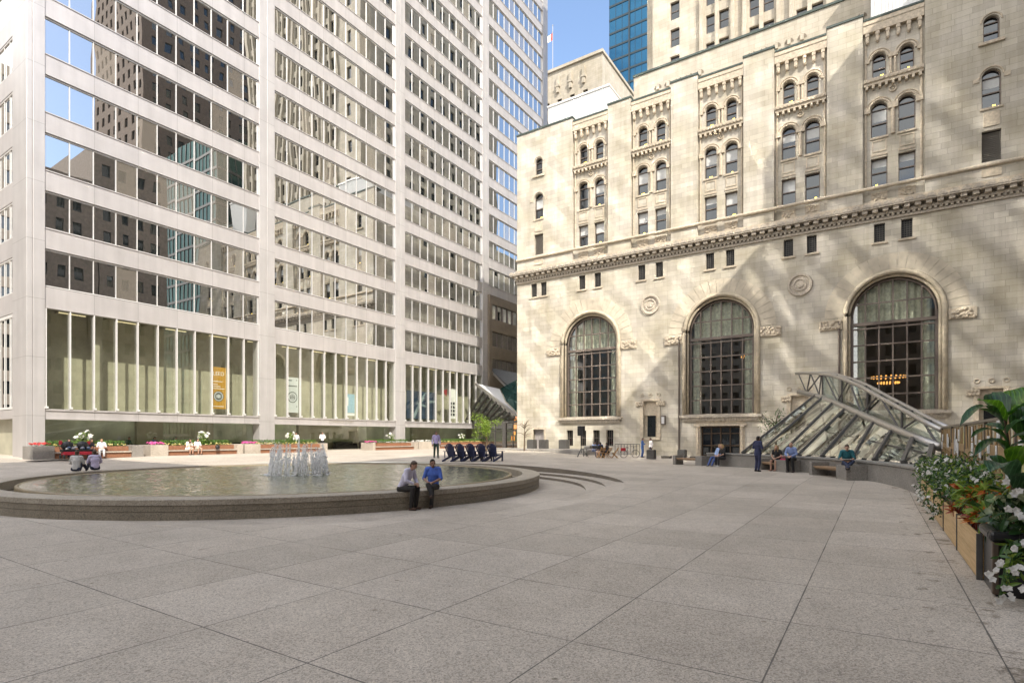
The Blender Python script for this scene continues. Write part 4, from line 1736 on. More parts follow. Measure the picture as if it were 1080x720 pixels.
# niches with scrolled capitals
for cx in (AX[1], AX[3], 6.3):
    m = MB()
    pane(m, rect(cx - .62, cx + .62, 1.85, 5.0), F + .38)
    m.box(cx - .62, cx + .62, F + .18, F + .36, 3.75, 5.0)
    g = m.build('niche', MT['trim'], bank)
    m = MB(); m.box(cx - .36, cx + .36, F + .3, F + .37, 1.9, 3.72); m.build('niche_window', MT['bankglass'], g)
    m = MB()
    for sg in (-1, 1):
        m.box(cx + sg * .78 - .14, cx + sg * .78 + .14, F - .08, F + .1, 1.75, 4.6)
        m.box(cx + sg * .95 - .36, cx + sg * .95 + .36, F - .14, F + .1, 4.6, 5.0)
        for k in range(6): m.ell((cx + sg * (.7 + .1 * k), F - .15, 4.68 + .22 * (k % 2)), (.09, .05, .09), None, 8, 5)
    m.box(cx - .9, cx + .9, F - .10, F + .1, 5.02, 5.18)
    m.box(cx - .9, cx + .9, F - .10, F + .1, 1.6, 1.78)
    for dx in (-.75, 0, .75): m.tube([(cx + dx + .15 * math.cos(2 * math.pi * k / 12), F - .02, 5.55 + .13 * math.sin(2 * math.pi * k / 12)) for k in range(13)], .04, 6)
    m.build('niche_surround', MT['trim'], g, bevel=.01)

# roundels
for cx in (AX[1], AX[3]):
    m = MB()
    prof = [(.0, .10), (.22, .09), (.24, .03), (.36, .02), (.4, .09), (.46, .09), (.5, .03), (.66, .02), (.72, .13), (.84, .13), (.88, .0)]
    vs, fs, n = [], [], 36
    for (r, d) in prof:
        for k in range(n): vs.append((cx + r * math.cos(2 * math.pi * k / n), F - d, 13.5 + r * math.sin(2 * math.pi * k / n)))
    for j in range(len(prof) - 1):
        for k in range(n): fs.append((j * n + k, j * n + (k + 1) % n, (j + 1) * n + (k + 1) % n, (j + 1) * n + k))
    m.add(vs, fs)
    m.build('roundel', MT['cornice'], bank, smooth=False)

# arched windows
for ai, cx in enumerate(ARCHX):
    yg = F + .55
    m = MB(); pane(m, arch(cx, AR + .4, ASILL - .05, ASP, 24), yg)
    g = m.build('arched_window', clear_glass('hall_glass', (.84, .86, .82), .12), bank)
    m = MB()                                           # glazing bars
    for i in range(7):
        x = cx - AR + i * 2 * AR / 6
        top = ASP + math.sqrt(max(0, AR * AR - (x - cx) ** 2))
        wd = .05 if i % 6 else .09
        m.box(x - wd, x + wd, yg - .12, yg - .01, ASILL, max(top, ASP))
    zz = [ASILL + i * (9.75 - ASILL) / 5 for i in range(6)]
    for z in zz: m.box(cx - AR, cx + AR, yg - .135, yg - .02, z - .05, z + .05)
    m.box(cx - AR, cx + AR, yg - .2, yg - .02, 9.98, 10.2)
    for z in (11.55,):
        hw = math.sqrt(AR * AR - (z - ASP) ** 2)
        m.box(cx - hw, cx + hw, yg - .135, yg - .02, z - .05, z + .05)
    m.tube([(cx + AR * math.cos(math.pi * k / 24), yg - .08, ASP + AR * math.sin(math.pi * k / 24)) for k in range(25)], .09, 6)
    m.build('glazing_bars', MT['frame'], g)
    m = MB()                                           # curtains behind the glass
    for a, b, z0, z1 in ((-2.4, -1.7, ASILL, 10), (1.75, 2.4, ASILL, 10), (-2.3, 2.3, 10.2, 13.2)):
        nn = int((b - a) / .09)
        vs, fs = [], []
        for i in range(nn + 1):
            x = cx + a + (b - a) * i / nn
            d = .11 * math.sin(i * 1.25) + .05 * math.sin(i * .5)
            zt = z1 if z1 <= 10 else ASP + math.sqrt(max(0.01, 2.45 ** 2 - (x - cx) ** 2))
            vs += [(x, yg + .35 + d, z0), (x, yg + .35 + d, zt)]
        fs = [(2 * i, 2 * i + 2, 2 * i + 3, 2 * i + 1) for i in range(nn)]
        m.add(vs, fs)
    m.build('curtain', MT['curtain'], g, smooth=True)
    if ai > 0:
        m = MB()
        cz, cxx = (6.1, cx - .2) if ai == 2 else (8.5, cx + 1.9)
        for r0, z in ((1.15, cz + .45), (.7, cz)):
            for k in range(22):
                t = 2 * math.pi * k / 22
                m.ell((cxx + r0 * math.cos(t), F + 5 + r0 * math.sin(t), z), (.06, .06, .08), None, 6, 5)
        m.build('chandelier', MT['amber'], g)
    m = MB()                                           # rolled arch moulding, jamb rolls, voussoirs, imposts, sill
    for r0, rr, dy in ((AR + .42, .17, -.04), (AR + .2, .12, .22)):
        pts = [(cx + r0, F + dy, ASILL)] + [(cx + r0 * math.cos(math.pi * k / 28), F + dy, ASP + r0 * math.sin(math.pi * k / 28)) for k in range(29)] + [(cx - r0, F + dy, ASILL)]
        m.tube(pts, rr, 8)
    m.build('arch_moulding', plain('arch_roll_stone', (.50, .435, .325), .8, var=.2, scale=3, bump=.3), bank, smooth=True)
    m = MB()
    nv = 21
    for k in range(nv):
        a0, a1 = math.pi * k / nv + .006, math.pi * (k + 1) / nv - .006
        r0, r1 = AR + .6, AR + 1.75
        q = [(cx + r * math.cos(t), ASP + r * math.sin(t)) for r, t in ((r0, a0), (r1, a0), (r1, (a0 + a1) / 2), (r1, a1), (r0, a1), (r0, (a0 + a1) / 2))]
        m.add([(p[0], F - .025, p[1]) for p in q] + [(p[0], F + .01, p[1]) for p in q], [tuple(range(6))] + [(i, 6 + i, 6 + (i + 1) % 6, (i + 1) % 6) for i in range(6)])
    m.build('voussoir_ring', MT['voussoir'], bank)
    for sg in (-1, 1):
        m = MB()
        x0 = cx + sg * (AR + 1.35)
        m.box(x0 - .75, x0 + .75, F - .10, F + .05, ASP - .85, ASP - .12)
        rp = random.Random(int(cx * 7 + sg))
        for k in range(26):
            m.ell((x0 + rp.uniform(-.68, .68), F - .12, ASP - .48 + rp.uniform(-.3, .3)), (.12, .07, .10), None, 7, 5)
        m.build('impost_block', MT['trim'], bank)
    m = MB()
    m.box(cx - AR - .75, cx + AR + .75, F - .34, F + .6, ASILL - .28, ASILL - .06)
    m.box(cx - AR - .55, cx + AR + .55, F - .18, F - .001, ASILL - .55, ASILL - .28)
    for i in range(26): m.box(cx - AR - .45 + i * .232, cx - AR - .33 + i * .232, F - .26, F - .18, ASILL - .42, ASILL - .28)
    m.build('window_sill', MT['cornice'], g)
# dark rods added as shadow lines beside two arches; wall lamp, plinth
for x in (AX[2] - 3.35, AX[4] - 3.3):
    m = MB()
    m.tube([(x, F - .1, .3), (x, F - .1, 10.4)], .075, 8)
    m.build('reveal_shadow_rod', MT['frame'], bank)
m = MB()
m.box(XL - .04, -29.0, F - .07, F - .001, .0, .7); m.box(-27.3, AX[2] - 2.2, F - .07, F - .001, 0, .55); m.box(AX[2] + 2.2, XR, F - .07, F - .001, 0, 1.1)
m.build('plinth', MT['stone'], bank)
m = MB()
x = AX[2] - 4.7
m.box(x - .18, x + .18, F - .22, F - .001, 2.9, 3.7)
g = m.build('wall_lantern', MT['frame'], bank)
m = MB(); m.box(x - .12, x + .12, F - .26, F - .221, 3.0, 3.6); m.build('lantern_glass', MT['white'], g)
# dim banking hall behind the glass
m = MB()
m.box(XL + .5, XR - .5, F + 14, F + 14.4, 0, 17)
m.box(XL + .5, XR - .5, F + .6, F + 14, 15.4, 15.6)
m.box(XL + .5, XR - .5, F + .6, F + 14, .0, .3)
for x in (AX[1], AX[3]):
    m.box(x - 1.2, x + 1.2, F + 6, F + 7.5, .3, 15.4)
m.build('banking_hall', plain('dim_hall_stone', (.34, .30, .24), .7, var=.4, scale=.5), bank)

# roof plant of the bank
def white_box(x0, x1, y0, y1, z0, z1, lab):
    t = thing('roof_plant', lab, 'plant room', (x0, y0, z0), group='white plant rooms on the bank roof')
    m = MB()
    m.box(x0, x1, y0, y1, z0, z1)
    n = int((x1 - x0) / .22)
    for i in range(n): m.box(x0 + .05 + i * .22, x0 + .13 + i * .22, y0 - .04, y0 - .001, z0, z1)
    n = int((y1 - y0) / .22)
    for i in range(n): m.box(x1 + .001, x1 + .04, y0 + .05 + i * .22, y0 + .13 + i * .22, z0, z1)
    m.build('panelling', MT['white'], t)
    m = MB(); m.box(x0 - .08, x1 + .08, y0 - .1, y1, z1 + .002, z1 + .2); m.build('roof_edge', MT['mullion'], t)


white_box(-28.3, -21.6, 50.2, 57.5, 31.9, 35.6, 'white corrugated plant room on the lower end of the bank roof')
white_box(-.4, 3.6, 49.9, 51.6, 31.9, 38.5, 'white corrugated plant room at the foot of the bank tower')

UNIT[0] = 1.0
# ------------------------------------------------------------------ farther buildings and the ones round the other sides of the plaza
def grid_building(name, label, x0, x1, y0, y1, z1, wallm, glassm, cw, chh, ww, wh, faces, z0=3.0, group=None, extra=None, base=0.0):
    t = thing(name, label, 'building', ((x0 + x1) / 2, (y0 + y1) / 2, base), group=group)
    m, g = MB(), MB()
    for fc in 'sewn':
        if fc in 'sn': a, b = x0, x1
        else: a, b = y0, y1
        hs = []
        if fc in faces:
            n = int((b - a - .8) / cw)
            off = a + ((b - a) - n * cw) / 2
            k = 0
            while z0 + k * chh + wh < z1 - .8:
                for i in range(n):
                    u = off + (i + .5) * cw
                    hs.append(rect(u - ww / 2, u + ww / 2, z0 + k * chh, z0 + k * chh + wh))
                k += 1
        fn = {'s': lambda u, v, d: (u, y0 + d, v), 'n': lambda u, v, d: (u, y1 - d, v), 'e': lambda u, v, d: (x1 - d, u, v), 'w': lambda u, v, d: (x0 + d, u, v)}[fc]
        wall(m, a, b, base, z1, 0, hs, .3, fn=fn)
        for h in hs: g.poly(*[fn(p[0], p[1], .28) for p in h])
    m.poly((x0, y0, z1), (x1, y0, z1), (x1, y1, z1), (x0, y1, z1))
    m.build('wall', wallm, t)
    if g.v:
        o = g.build('window_glass', glassm, t)
        o['kind'] = 'stuff'
    return t


brick = plain('brown_brick', (.20, .165, .14), .85, var=.2, scale=2)
greybr = plain('grey_brown_concrete', (.22, .19, .16), .85, var=.15, scale=1)
# the old stone block with a slotted top storey, seen above the white plant room
ob = thing('stone_office_block', 'tan stone office block with a slotted top storey behind the bank', 'building', (-55, 118, 0))
m = MB()
XE = -48.0
hs = [rect(XE - 30 + i * 3.1 + .8, XE - 30 + i * 3.1 + 1.9, 74.0, 75.6) for i in range(9)] + [rect(XE - 30 + i * 3.1 + .8, XE - 30 + i * 3.1 + 1.9, 69, 71.6) for i in range(9)]
wall(m, XE - 32, XE, 0, 82, 108, hs, .5)
es = [rect(109.5 + i * 3.2, 110.6 + i * 3.2, 74.0, 75.6) for i in range(6)] + [rect(109.5 + i * 3.2, 110.6 + i * 3.2, 69, 71.6) for i in range(6)]
wall(m, 108, 132, 0, 82, 0, es, .5, fn=lambda u, v, d: (XE - d, u, v))
m.poly((XE - 32, 108, 82), (XE, 108, 82), (XE, 132, 82), (XE - 32, 132, 82))
for i in range(9):
    x = XE - 29 + i * 3.1
    m.box(x - .3, x + .3, 107.5, 108, 77.0, 80.6)
    m.box(x - .5, x + .5, 107.4, 108, 78.2, 78.6)
m.box(XE - 32.3, XE + .3, 107.6, 132, 82, 82.6)
m.build('wall', MT['tstone'], ob)
m = MB()
for h in hs: pane(m, h, 108.4)
for h in es: m.poly(*[(XE - .4, p[0], p[1]) for p in h])
m.build('window_glass', MT['bankglass'], ob)
# flag on its roof
fl = thing('flagpole', 'thin white flagpole with a red and white flag on the roof behind the tower', 'flagpole', tuple(at(583, 80, 128)))
p0, p1 = at(583, 84, 128), at(583, 27, 128)
m = MB(); m.tube([p0, p1], .07, 8); m.ell(p1, (.14, .14, .14), None, 8, 6); m.build('pole', MT['steel'], fl)
q = at(582.6, 33, 128)
d = Vector((-.9, .1, -.42)).normalized()
m = MB()
for k in range(12):
    a, b = k / 12, (k + 1) / 12
    def fp(t, v): return q + d * 2.6 * t + Vector((.12 * math.sin(t * 9), .25 * math.sin(t * 7 + v), -1.7 * v - .3 * t))
    m.poly(fp(a, 0), fp(b, 0), fp(b, 1), fp(a, 1), m=0 if (k < 3 or k > 8) else 1)
m.build('flag', [plain('flag_red', (.6, .03, .03), .8), MT['white']], fl)
# blue glass tower
bt = thing('glass_tower', 'blue glass tower with dark floor bands far behind the bank', 'building', (-47, 160, 0), group='towers round the plaza')
m = MB()
m.box(-64.4, -30, 150, 175, 0, 175)
m.build('glass_skin', MT['blueglass'], bt)
m = MB()
k = 0
while 4 + k * 3.9 < 174:
    m.box(-64.48, -29.9, 149.86, 149.999, 4 + k * 3.9, 4.55 + k * 3.9)
    m.box(-29.999, -29.86, 150, 175, 4 + k * 3.9, 4.55 + k * 3.9)
    k += 1
for i in range(18): m.box(-64.4 + i * 1.92 - .04, -64.4 + i * 1.92 + .04, 149.92, 149.998, 0, 175)
m.box(-58.6, -58.2, 149.7, 149.99, 0, 175)
m.build('floor_band', plain('dark_band', (.012, .03, .045), .4), bt)

# buildings behind and beside the camera: they shade the plaza and stand in the tower's reflections
grid_building('brick_office_block', 'brown brick office block closing the east side of the plaza', 13.6, 34, -30, 38.8, 43.0, brick, MT['bankglass'], 2.4, 3.6, 1.1, 1.9, 'w', 5)
grid_building('brick_office_block', 'taller brown brick office block at the bank end of the east side', 13.6, 34, 39, 50, 50, brick, MT['bankglass'], 2.4, 3.6, 1.1, 1.9, 'w', 5)
grid_building('concrete_office_block', 'grey brown concrete office block closing the south side of the plaza', -3, 46, -45, -11, 42.6, greybr, MT['bankglass'], 3.0, 3.8, 1.5, 2.0, 'n', 5)
grid_building('brick_tower', 'tall brown brick tower beyond the east side of the plaza', 42, 66, 58, 96, 125, plain('dark_brown_brick', (.13, .095, .075), .85, var=.2, scale=2), MT['bankglass'], 2.9, 3.5, 1.2, 2.0, 'ws', 5)
grid_building('long_office_block', 'long pale concrete office block far beyond the south side of the plaza', -120, -6, -80, -62, 47, plain('pale_concrete', (.30, .27, .23), .85, var=.12, scale=.6), MT['bankglass'], 3.2, 3.9, 1.7, 2.1, 'n', 5)
grid_building('brick_slab_block', 'long brown brick block across the street beyond the tower corner', -150, -118, -60, 22, 62, greybr, MT['bankglass'], 3.0, 3.8, 1.5, 2.1, 'e', 5)
tt = thing('teal_glass_block', 'teal glass office block beside the bank', 'building', (27, 62, 0))
m = MB(); m.box(16, 36, 60, 80, 0, 62); m.build('glass_skin', MT['tealglass'], tt)
m = MB()
for k in range(17): m.box(15.85, 15.999, 60, 80, 2 + k * 3.5, 2.5 + k * 3.5); m.box(16, 36, 59.85, 59.999, 2 + k * 3.5, 2.5 + k * 3.5)
for k in range(14): m.box(16 + k * 1.5 - .07, 16 + k * 1.5 + .07, 59.88, 59.998, 0, 62)
for k in range(15): m.box(15.88, 15.998, 60 + k * 1.4 - .06, 60 + k * 1.4 + .06, 0, 62)
m.build('floor_band', MT['dsteel'], tt)
# ------------------------------------------------------------------ curved low wall, stone benches, glass pavilion with its bowed truss
WC = (-17.5, 18.0)


def wpol(r, deg):
    return (WC[0] + r * math.cos(R(deg)), WC[1] + r * math.sin(R(deg)))


def hit_circle_w(px, r):
    d = ray(px)
    a = d[0] ** 2 + d[1] ** 2
    b = -2 * (d[0] * WC[0] + d[1] * WC[1])
    c = WC[0] ** 2 + WC[1] ** 2 - r * r
    Y = (-b + math.sqrt(max(0, b * b - 4 * a * c))) / (2 * a)
    return d[0] * Y, d[1] * Y, Y


lw = thing('granite_wall', 'low curved grey granite wall below the glass canopy', 'wall', (*wpol(19, 35), .1))
n = 44
for (a0, a1) in ((8, 25.9), (26, 43.9), (44, 61.5)):
    m = MB()
    m.lathe([(18.75, -.2), (18.75, .80), (18.77, .82), (19.3, .82), (19.3, -.2)], WC, n, R(a0), R(a1), closed=True)
    m.build('wall_block', MT['granite'], lw)
m = MB()
m.lathe([(18.7, .83), (18.7, .90), (19.36, .90), (19.36, .83)], WC, n * 3, R(8), R(61.5), closed=True)
m.build('wall_coping', granite('coping_granite', (.30, .29, .27)), lw)


def stone_bench(lab, deg0, deg1, w0, w1, hgt_=.56):
    am = (deg0 + deg1) / 2
    g = Vector((*wpol(18.4, am), 0))
    g.z = hgt(g.x, g.y)
    t = thing('stone_bench', lab, 'bench', g, group='granite and wood benches along the curved wall')
    for (da, w) in ((deg0, w0), (deg1, w1)):
        sg = 1 if da == deg0 else -1
        m = MB()
        hw = math.degrees(w / 18.4)
        e0, e1 = (da, da + hw) if sg > 0 else (da - hw, da)
        m.lathe([(18.0, g.z - .1), (18.0, g.z + hgt_), (18.73, g.z + hgt_), (18.73, g.z - .1)], WC, 6, R(e0), R(e1), closed=True)
        m.build('end_block', MT['granite'], t, bevel=.012)
    m = MB()
    f0, f1 = deg0 + math.degrees(w0 / 18.4) + .05, deg1 - math.degrees(w1 / 18.4) - .05
    for k in range(5):
        m.lathe([(18.06 + k * .125, g.z + .36), (18.06 + k * .125, g.z + .42), (18.17 + k * .125, g.z + .42), (18.17 + k * .125, g.z + .36)], WC, 8, R(f0), R(f1), closed=True)
    m.lathe([(18.12, g.z + .30), (18.12, g.z + .358), (18.6, g.z + .358), (18.6, g.z + .30)], WC, 8, R(f0), R(f1), closed=True)
    m.build('wood_seat', MT['wood'], t)
    return g, am


B3, a3 = stone_bench('granite and wood bench with a man in a teal shirt reading', 23.4, 33.6, .95, .22)
B2, a2 = stone_bench('granite and wood bench with a blonde woman beside a man in blue', 39.6, 46.6, .95, .2)
B1, a1 = stone_bench('granite and wood bench under the middle arch with a couple leaning back', 60.5, 67.6, .5, .2)


def out_head(deg, turn=0):
    """heading towards the middle of the plaza, turned by some degrees"""
    return R(deg + 90 + turn)


def on_bench(px, r, z=0):
    x, y, Y = hit_circle_w(px, r)
    return (x, y, hgt(x, y) + z), math.degrees(math.atan2(y - WC[1], x - WC[0]))


p, d = on_bench(757, 18.5)
person('man in pale blue shirt and jeans leaning back on a bench', p, out_head(d, 12), pose_sit(.42, -.20, .0, .44, .78), (.30, .40, .62), (.055, .09, .24), hair='blonde', skin='light', voxel=.016, shoe=(.3, .28, .25))
p, d = on_bench(763, 18.45)
person('blonde woman in black top sitting on a bench under the middle arch', p, out_head(d, -10), pose_sit(.42, .05, .2, .42, .40), (.016, .016, .018), (.03, .03, .034), hair='blonde', hairlen='long', sleeve='half', voxel=.016, shoe=(.6, .6, .58))
p, d = on_bench(821, 18.35)
person('blonde woman in black top and bare legs sitting on a bench', p, out_head(d, 22), pose_sit(.42, .10, .22, .42, .44), (.02, .018, .02), (.03, .02, .024), hair='blonde', hairlen='long', sleeve='short', legcut='short', voxel=.014, shoe=(.35, .2, .15), headturn=.2)
p, d = on_bench(836, 18.3)
person('balding man in blue shirt perched on the end of a granite bench block', p, out_head(d, 38), pose_sit(.56, .16, .30, .40, .26), (.22, .29, .52), (.018, .018, .02), hair='grey', bald=True, voxel=.014)
p, d = on_bench(893, 18.3)
person('dark-haired man in teal shirt reading papers with his feet up on a bench', p, out_head(d, 68), dict(pose_sit(.53, .20, .34, .44, .74, look=.03), kneeL=(-.2, .40, .72), kneeR=(.1, .42, .70), ankL=(.02, .72, .48), ankR=(-.04, .80, .50)), (.02, .13, .16), (.03, .04, .08), hair='dark', sleeve='half', voxel=.013)
pp = Vector(p)
m = MB()
hd_ = Matrix.Rotation(out_head(d, 68), 3, 'Z')
q = pp + hd_ @ Vector((0, .5, .80))
m.obox(q, hd_ @ Vector((.15, 0, 0)), hd_ @ Vector((0, .1, .02)), (0, 0, .006))
o = m.build('papers', MT['white'])
props(o, 'white papers in the hands of the man in teal', 'papers')
m = MB()
q = Vector(on_bench(826, 18.25)[0]) + Vector((0, 0, .50))
m.obox(q, (.13, .03, 0), (0, .06, 0), (0, 0, .12))
m.tube([q + Vector((-.08, 0, .12)), q + Vector((-.05, 0, .24)), q + Vector((.05, 0, .24)), q + Vector((.08, 0, .12))], .012, 6)
o = m.build('handbag', plain('pink_leather', (.6, .05, .14), .5), bevel=.02)
props(o, 'small pink handbag beside the blonde woman on the bench', 'handbag')

# pavilion
PA, PB = Vector((*c2w(.515 * 37, 37), 0)), Vector((*c2w(.768 * 20, 20), 0))


def on_line(px, py):
    d = ray(px)
    # solve d*Y on the plan line PA-PB
    ex, ey = PB.x - PA.x, PB.y - PA.y
    det = d[0] * (-ey) + ex * d[1]
    Y = (PA.x * (-ey) + ex * PA.y) / det
    return at(px, py, Y)


pv = thing('glass_canopy', 'sloping glass and steel canopy with a bowed truss rising from the low granite wall', 'canopy', (1, 34, .1))
chord = [on_line(*p) for p in ((843, 413.2), (861, 417.5), (880, 424.5), (905, 435.5), (923, 443.5), (941.5, 451.5), (965, 461), (992, 471.5))]
topc = [on_line(*p) for p in ((839.5, 394), (851, 393.3), (863, 393.6), (878, 396), (892, 400.5), (908, 407.5), (923.5, 416.5), (940, 425.5), (955, 433.5), (974, 444), (993, 453.5))]
dirp = (PB - PA).normalized()
nrm = Vector((-dirp.y, dirp.x, 0))
if nrm.dot(Vector((1, .2, 0))) < 0: nrm = -nrm
m = MB(); m.tube(chord, .155, 12); m.build('lower_tube', MT['steel'], pv, smooth=True)
m = MB(); m.tube(topc, .095, 10); m.tube([q + nrm * .35 + Vector((0, 0, .0)) for q in topc], .095, 10)
m.build('bowed_tube', MT['steel'], pv, smooth=True)
m = MB()
for q in topc: m.tube([q, q + nrm * .35], .05, 6)
web = [(839.5, 394, 848, 414.5), (848, 414.5, 852, 393.4), (863.5, 393.8, 848, 414.5), (852, 393.4, 861, 416.5), (863.5, 393.8, 861, 416.5), (880, 423.5, 866, 394.2), (880, 423.5, 892, 400.5), (892, 400.5, 905, 436), (905, 436, 923.5, 416.5), (923.5, 416.5, 945, 454), (945, 454, 966, 439.5), (966, 439.5, 983, 467)]
for a, b, c, d in web: m.tube([on_line(a, b) + nrm * .15, on_line(c, d) + nrm * .15], .042, 7)
for a, b, d in ((863.5, 393.8, 416.5), (883.5, 398, 425), (910, 409, 438), (945.5, 428.5, 454)): m.tube([on_line(a, b) + nrm * .2, on_line(a, d) + nrm * .2], .05, 7)
m.build('truss_web', MT['dsteel'], pv)
m = MB()
for i in range(2, len(topc) - 1):
    a, b = topc[i] + nrm * .25, topc[i + 1] + nrm * .25
    def drop(q):
        pxq = min(chord, key=lambda c: (Vector((c.x, c.y, 0)) - Vector((q.x, q.y, 0))).length)
        t = (Vector((q.x, q.y, 0)) - PA).dot(dirp)
        cs = sorted(((Vector((c.x, c.y, 0)) - PA).dot(dirp), c.z) for c in chord)
        for (t0, z0), (t1, z1) in zip(cs, cs[1:]):
            if t0 <= t <= t1: return z0 + (z1 - z0) * (t - t0) / (t1 - t0)
        return pxq.z
    m.poly(a, b, Vector((b.x, b.y, drop(b))), Vector((a.x, a.y, drop(a))))
m.build('truss_glazing', MT['pavglass'], pv)
# rafters
raf = [((861, 416.5), (783, 471.5)), ((868.5, 419), (800, 478)), ((880, 424), (823.6, 481)), ((893, 430), (842, 483)), ((906, 436.5), (867, 484)), ((922.5, 444), (899.4, 485)), ((941.6, 453), (922.3, 488)), ((964, 461), (953, 489)), ((984, 469), (979, 490))]
tops, feet = [], []
for (a, b) in raf:
    tops.append(on_line(*a))
    x, y, Y = hit_circle_w(b[0], 19.2)
    feet.append(Vector((x, y, .92)))
m, mi = MB(), MB()
for i, (t, f) in enumerate(zip(tops, feet)):
    up = (t - f).cross(dirp)
    if up.z < 0: up = -up
    m.bar(f, t, .14, .20, up)
    # inner strut from the foot to a shorter mast under the tube
    b2 = t + nrm * .1 + Vector((0, 0, -.9))
    mi.bar(f + nrm * .35 + Vector((0, 0, -.1)), t + nrm * .5 + Vector((0, 0, -.55)), .07, .14, up)
m.build('rafter', MT['dsteel'], pv)
mi.build('inner_strut', MT['dsteel'], pv)
m = MB()
for i in range(len(tops) - 1):
    off = Vector((0, 0, .06))
    m.poly(feet[i] + off, feet[i + 1] + off, tops[i + 1] + off, tops[i] + off)
m.build('sloping_glass', MT['pavglass'], pv)
m = MB()
for i in range(len(tops) - 1):
    for t in (.5,):
        m.bar(feet[i].lerp(tops[i], t), feet[i + 1].lerp(tops[i + 1], t), .05, .06)
m.build('glazing_bar', MT['dsteel'], pv)
for c in chord[1::2]:
    m = MB(); m.tube([Vector((c.x, c.y, .2)) + nrm * .9, c + nrm * .1], .05, 8); m.build('post', MT['dsteel'], pv)
# ------------------------------------------------------------------ planter benches by the tower
LEAF_HEDGE = leafmat('hedge_leaf', (.055, .13, .02), (.13, .24, .035))
LEAF_DARK = leafmat('dark_leaf', (.012, .045, .01), (.03, .085, .018), .35)
LEAF_MID = leafmat('mid_leaf', (.03, .085, .02), (.07, .16, .035), .4)
LEAF_LIME = leafmat('lime_leaf', (.14, .24, .03), (.26, .36, .05), .4, .35)
LEAF_ORANGE = leafmat('orange_leaf', (.38, .07, .015), (.55, .19, .03), .4)
LEAF_RED = leafmat('maroon_leaf', (.16, .015, .012), (.28, .04, .02), .35)
LEAF_BLUE = leafmat('bluish_leaf', (.035, .085, .05), (.09, .17, .10), .3)
LEAF_CREAM = leafmat('cream_edged_leaf', (.10, .17, .05), (.40, .42, .26), .4)
PETAL_W = leafmat('white_petal', (.62, .60, .56), (.80, .79, .76), .6, .3)
PETAL_P = leafmat('pink_petal', (.62, .06, .26), (.75, .16, .42), .6, .3)
PETAL_Y = leafmat('yellow_petal', (.65, .5, .12), (.75, .66, .35), .6, .3)
PETAL_R = leafmat('red_petal', (.45, .02, .02), (.55, .06, .05), .6, .2)
SOIL = plain('potting_soil', (.035, .025, .018), .95)


def rv(r):
    while True:
        v = Vector((r.uniform(-1, 1), r.uniform(-1, 1), r.uniform(-1, 1)))
        if .01 < v.length < 1: return v


def leafy(mb, boxfn, n, ln, wd, rr, nm=1, up=.4, bend=.3):
    for _ in range(n):
        p = boxfn(rr)
        d = rv(rr).normalized() + Vector((0, 0, up))
        mb.leaf(p, d, rv(rr) + Vector((0, 0, .8)), ln * rr.uniform(.6, 1.25), wd * rr.uniform(.7, 1.2), rr.uniform(0, bend * 2), rr.randrange(nm), 2)


def blossom(mb, p, d, r, rr, n=5, m=0):
    d = d.normalized()
    a = d.cross(Vector((.3, .5, .8))).normalized()
    b = d.cross(a)
    for k in range(n):
        t = 2 * math.pi * k / n + rr.uniform(-.2, .2)
        o = (a * math.cos(t) + b * math.sin(t))
        mb.leaf(p, o + d * .35, d, r * rr.uniform(.8, 1.15), r * rr.uniform(.85, 1.1), .3, m, 3)


UNIT[0] = .876


def planter_bench(lab, y0, y1, first, last, seed, group='planter benches along the tower'):
    rr = random.Random(seed)
    xf = -47.6
    z = .36
    t = thing('planter_bench', lab, 'planter bench', (xf, y0, z), group=group)
    for (a, b) in ((y0, y0 + first), (y1 - last, y1)):
        m = MB(); m.box(xf - 1.9, xf + .05, a, b, z - .05, z + .86); m.build('end_block', MT['granite'] if seed == 1 else MT['graniteL'], t, bevel=.015)  # the shaded unit's ends carry their shade as a darker granite
    a, b = y0 + first + .01, y1 - last - .01
    m = MB(); m.box(xf - .62, xf - .56, a, b, z + .40, z + .80); m.box(xf - .56, xf - .545, a, b, z + .45, z + .60); m.build('back_board', MT['redwood'], t)
    m = MB(); m.box(xf - .53, xf + .02, a, b, z + .33, z + .42); m.build('seat_slab', MT['graniteL'], t, bevel=.012)
    m = MB(); m.box(xf - .45, xf - .1, a, b, z - .05, z + .33); m.build('plinth', MT['redwood'], t)
    m = MB(); m.box(xf - 1.8, xf - .63, a, b, z + .1, z + .74); m.build('soil_bed', SOIL, t)
    return xf, a, b, z


def hedge_row(lab, x0, x1, y0, y1, z0, z1, seed, n):
    rr = random.Random(seed)
    m = MB()
    leafy(m, lambda r: Vector((r.uniform(x0, x1), r.uniform(y0, y1), z0 + (z1 - z0) * r.random() ** .7)), n, .11, .06, rr)
    o = m.build('hedge', LEAF_HEDGE)
    props(o, lab, 'hedge', 'clipped hedges in the planter benches')


def flower_patch(lab, cx, cy, z, rx, ry, petal, seed, n, r=.05, cat='flowers', grp='bedding flowers in the planter benches'):
    rr = random.Random(seed)
    t = thing('flower_patch', lab, cat, (cx, cy, z), group=grp)
    m, f = MB(), MB()
    leafy(m, lambda q: Vector((cx + q.uniform(-rx, rx), cy + q.uniform(-ry, ry), z + q.uniform(0, .18))), n * 2, .10, .05, rr)
    for _ in range(n):
        blossom(f, Vector((cx + rr.uniform(-rx, rx), cy + rr.uniform(-ry, ry), z + rr.uniform(.12, .26))), Vector((rr.uniform(0, 1), rr.uniform(-1, 1), 1)), r * rr.uniform(.8, 1.3), rr)
    m.build('foliage', LEAF_MID, t)
    f.build('blossoms', petal, t)


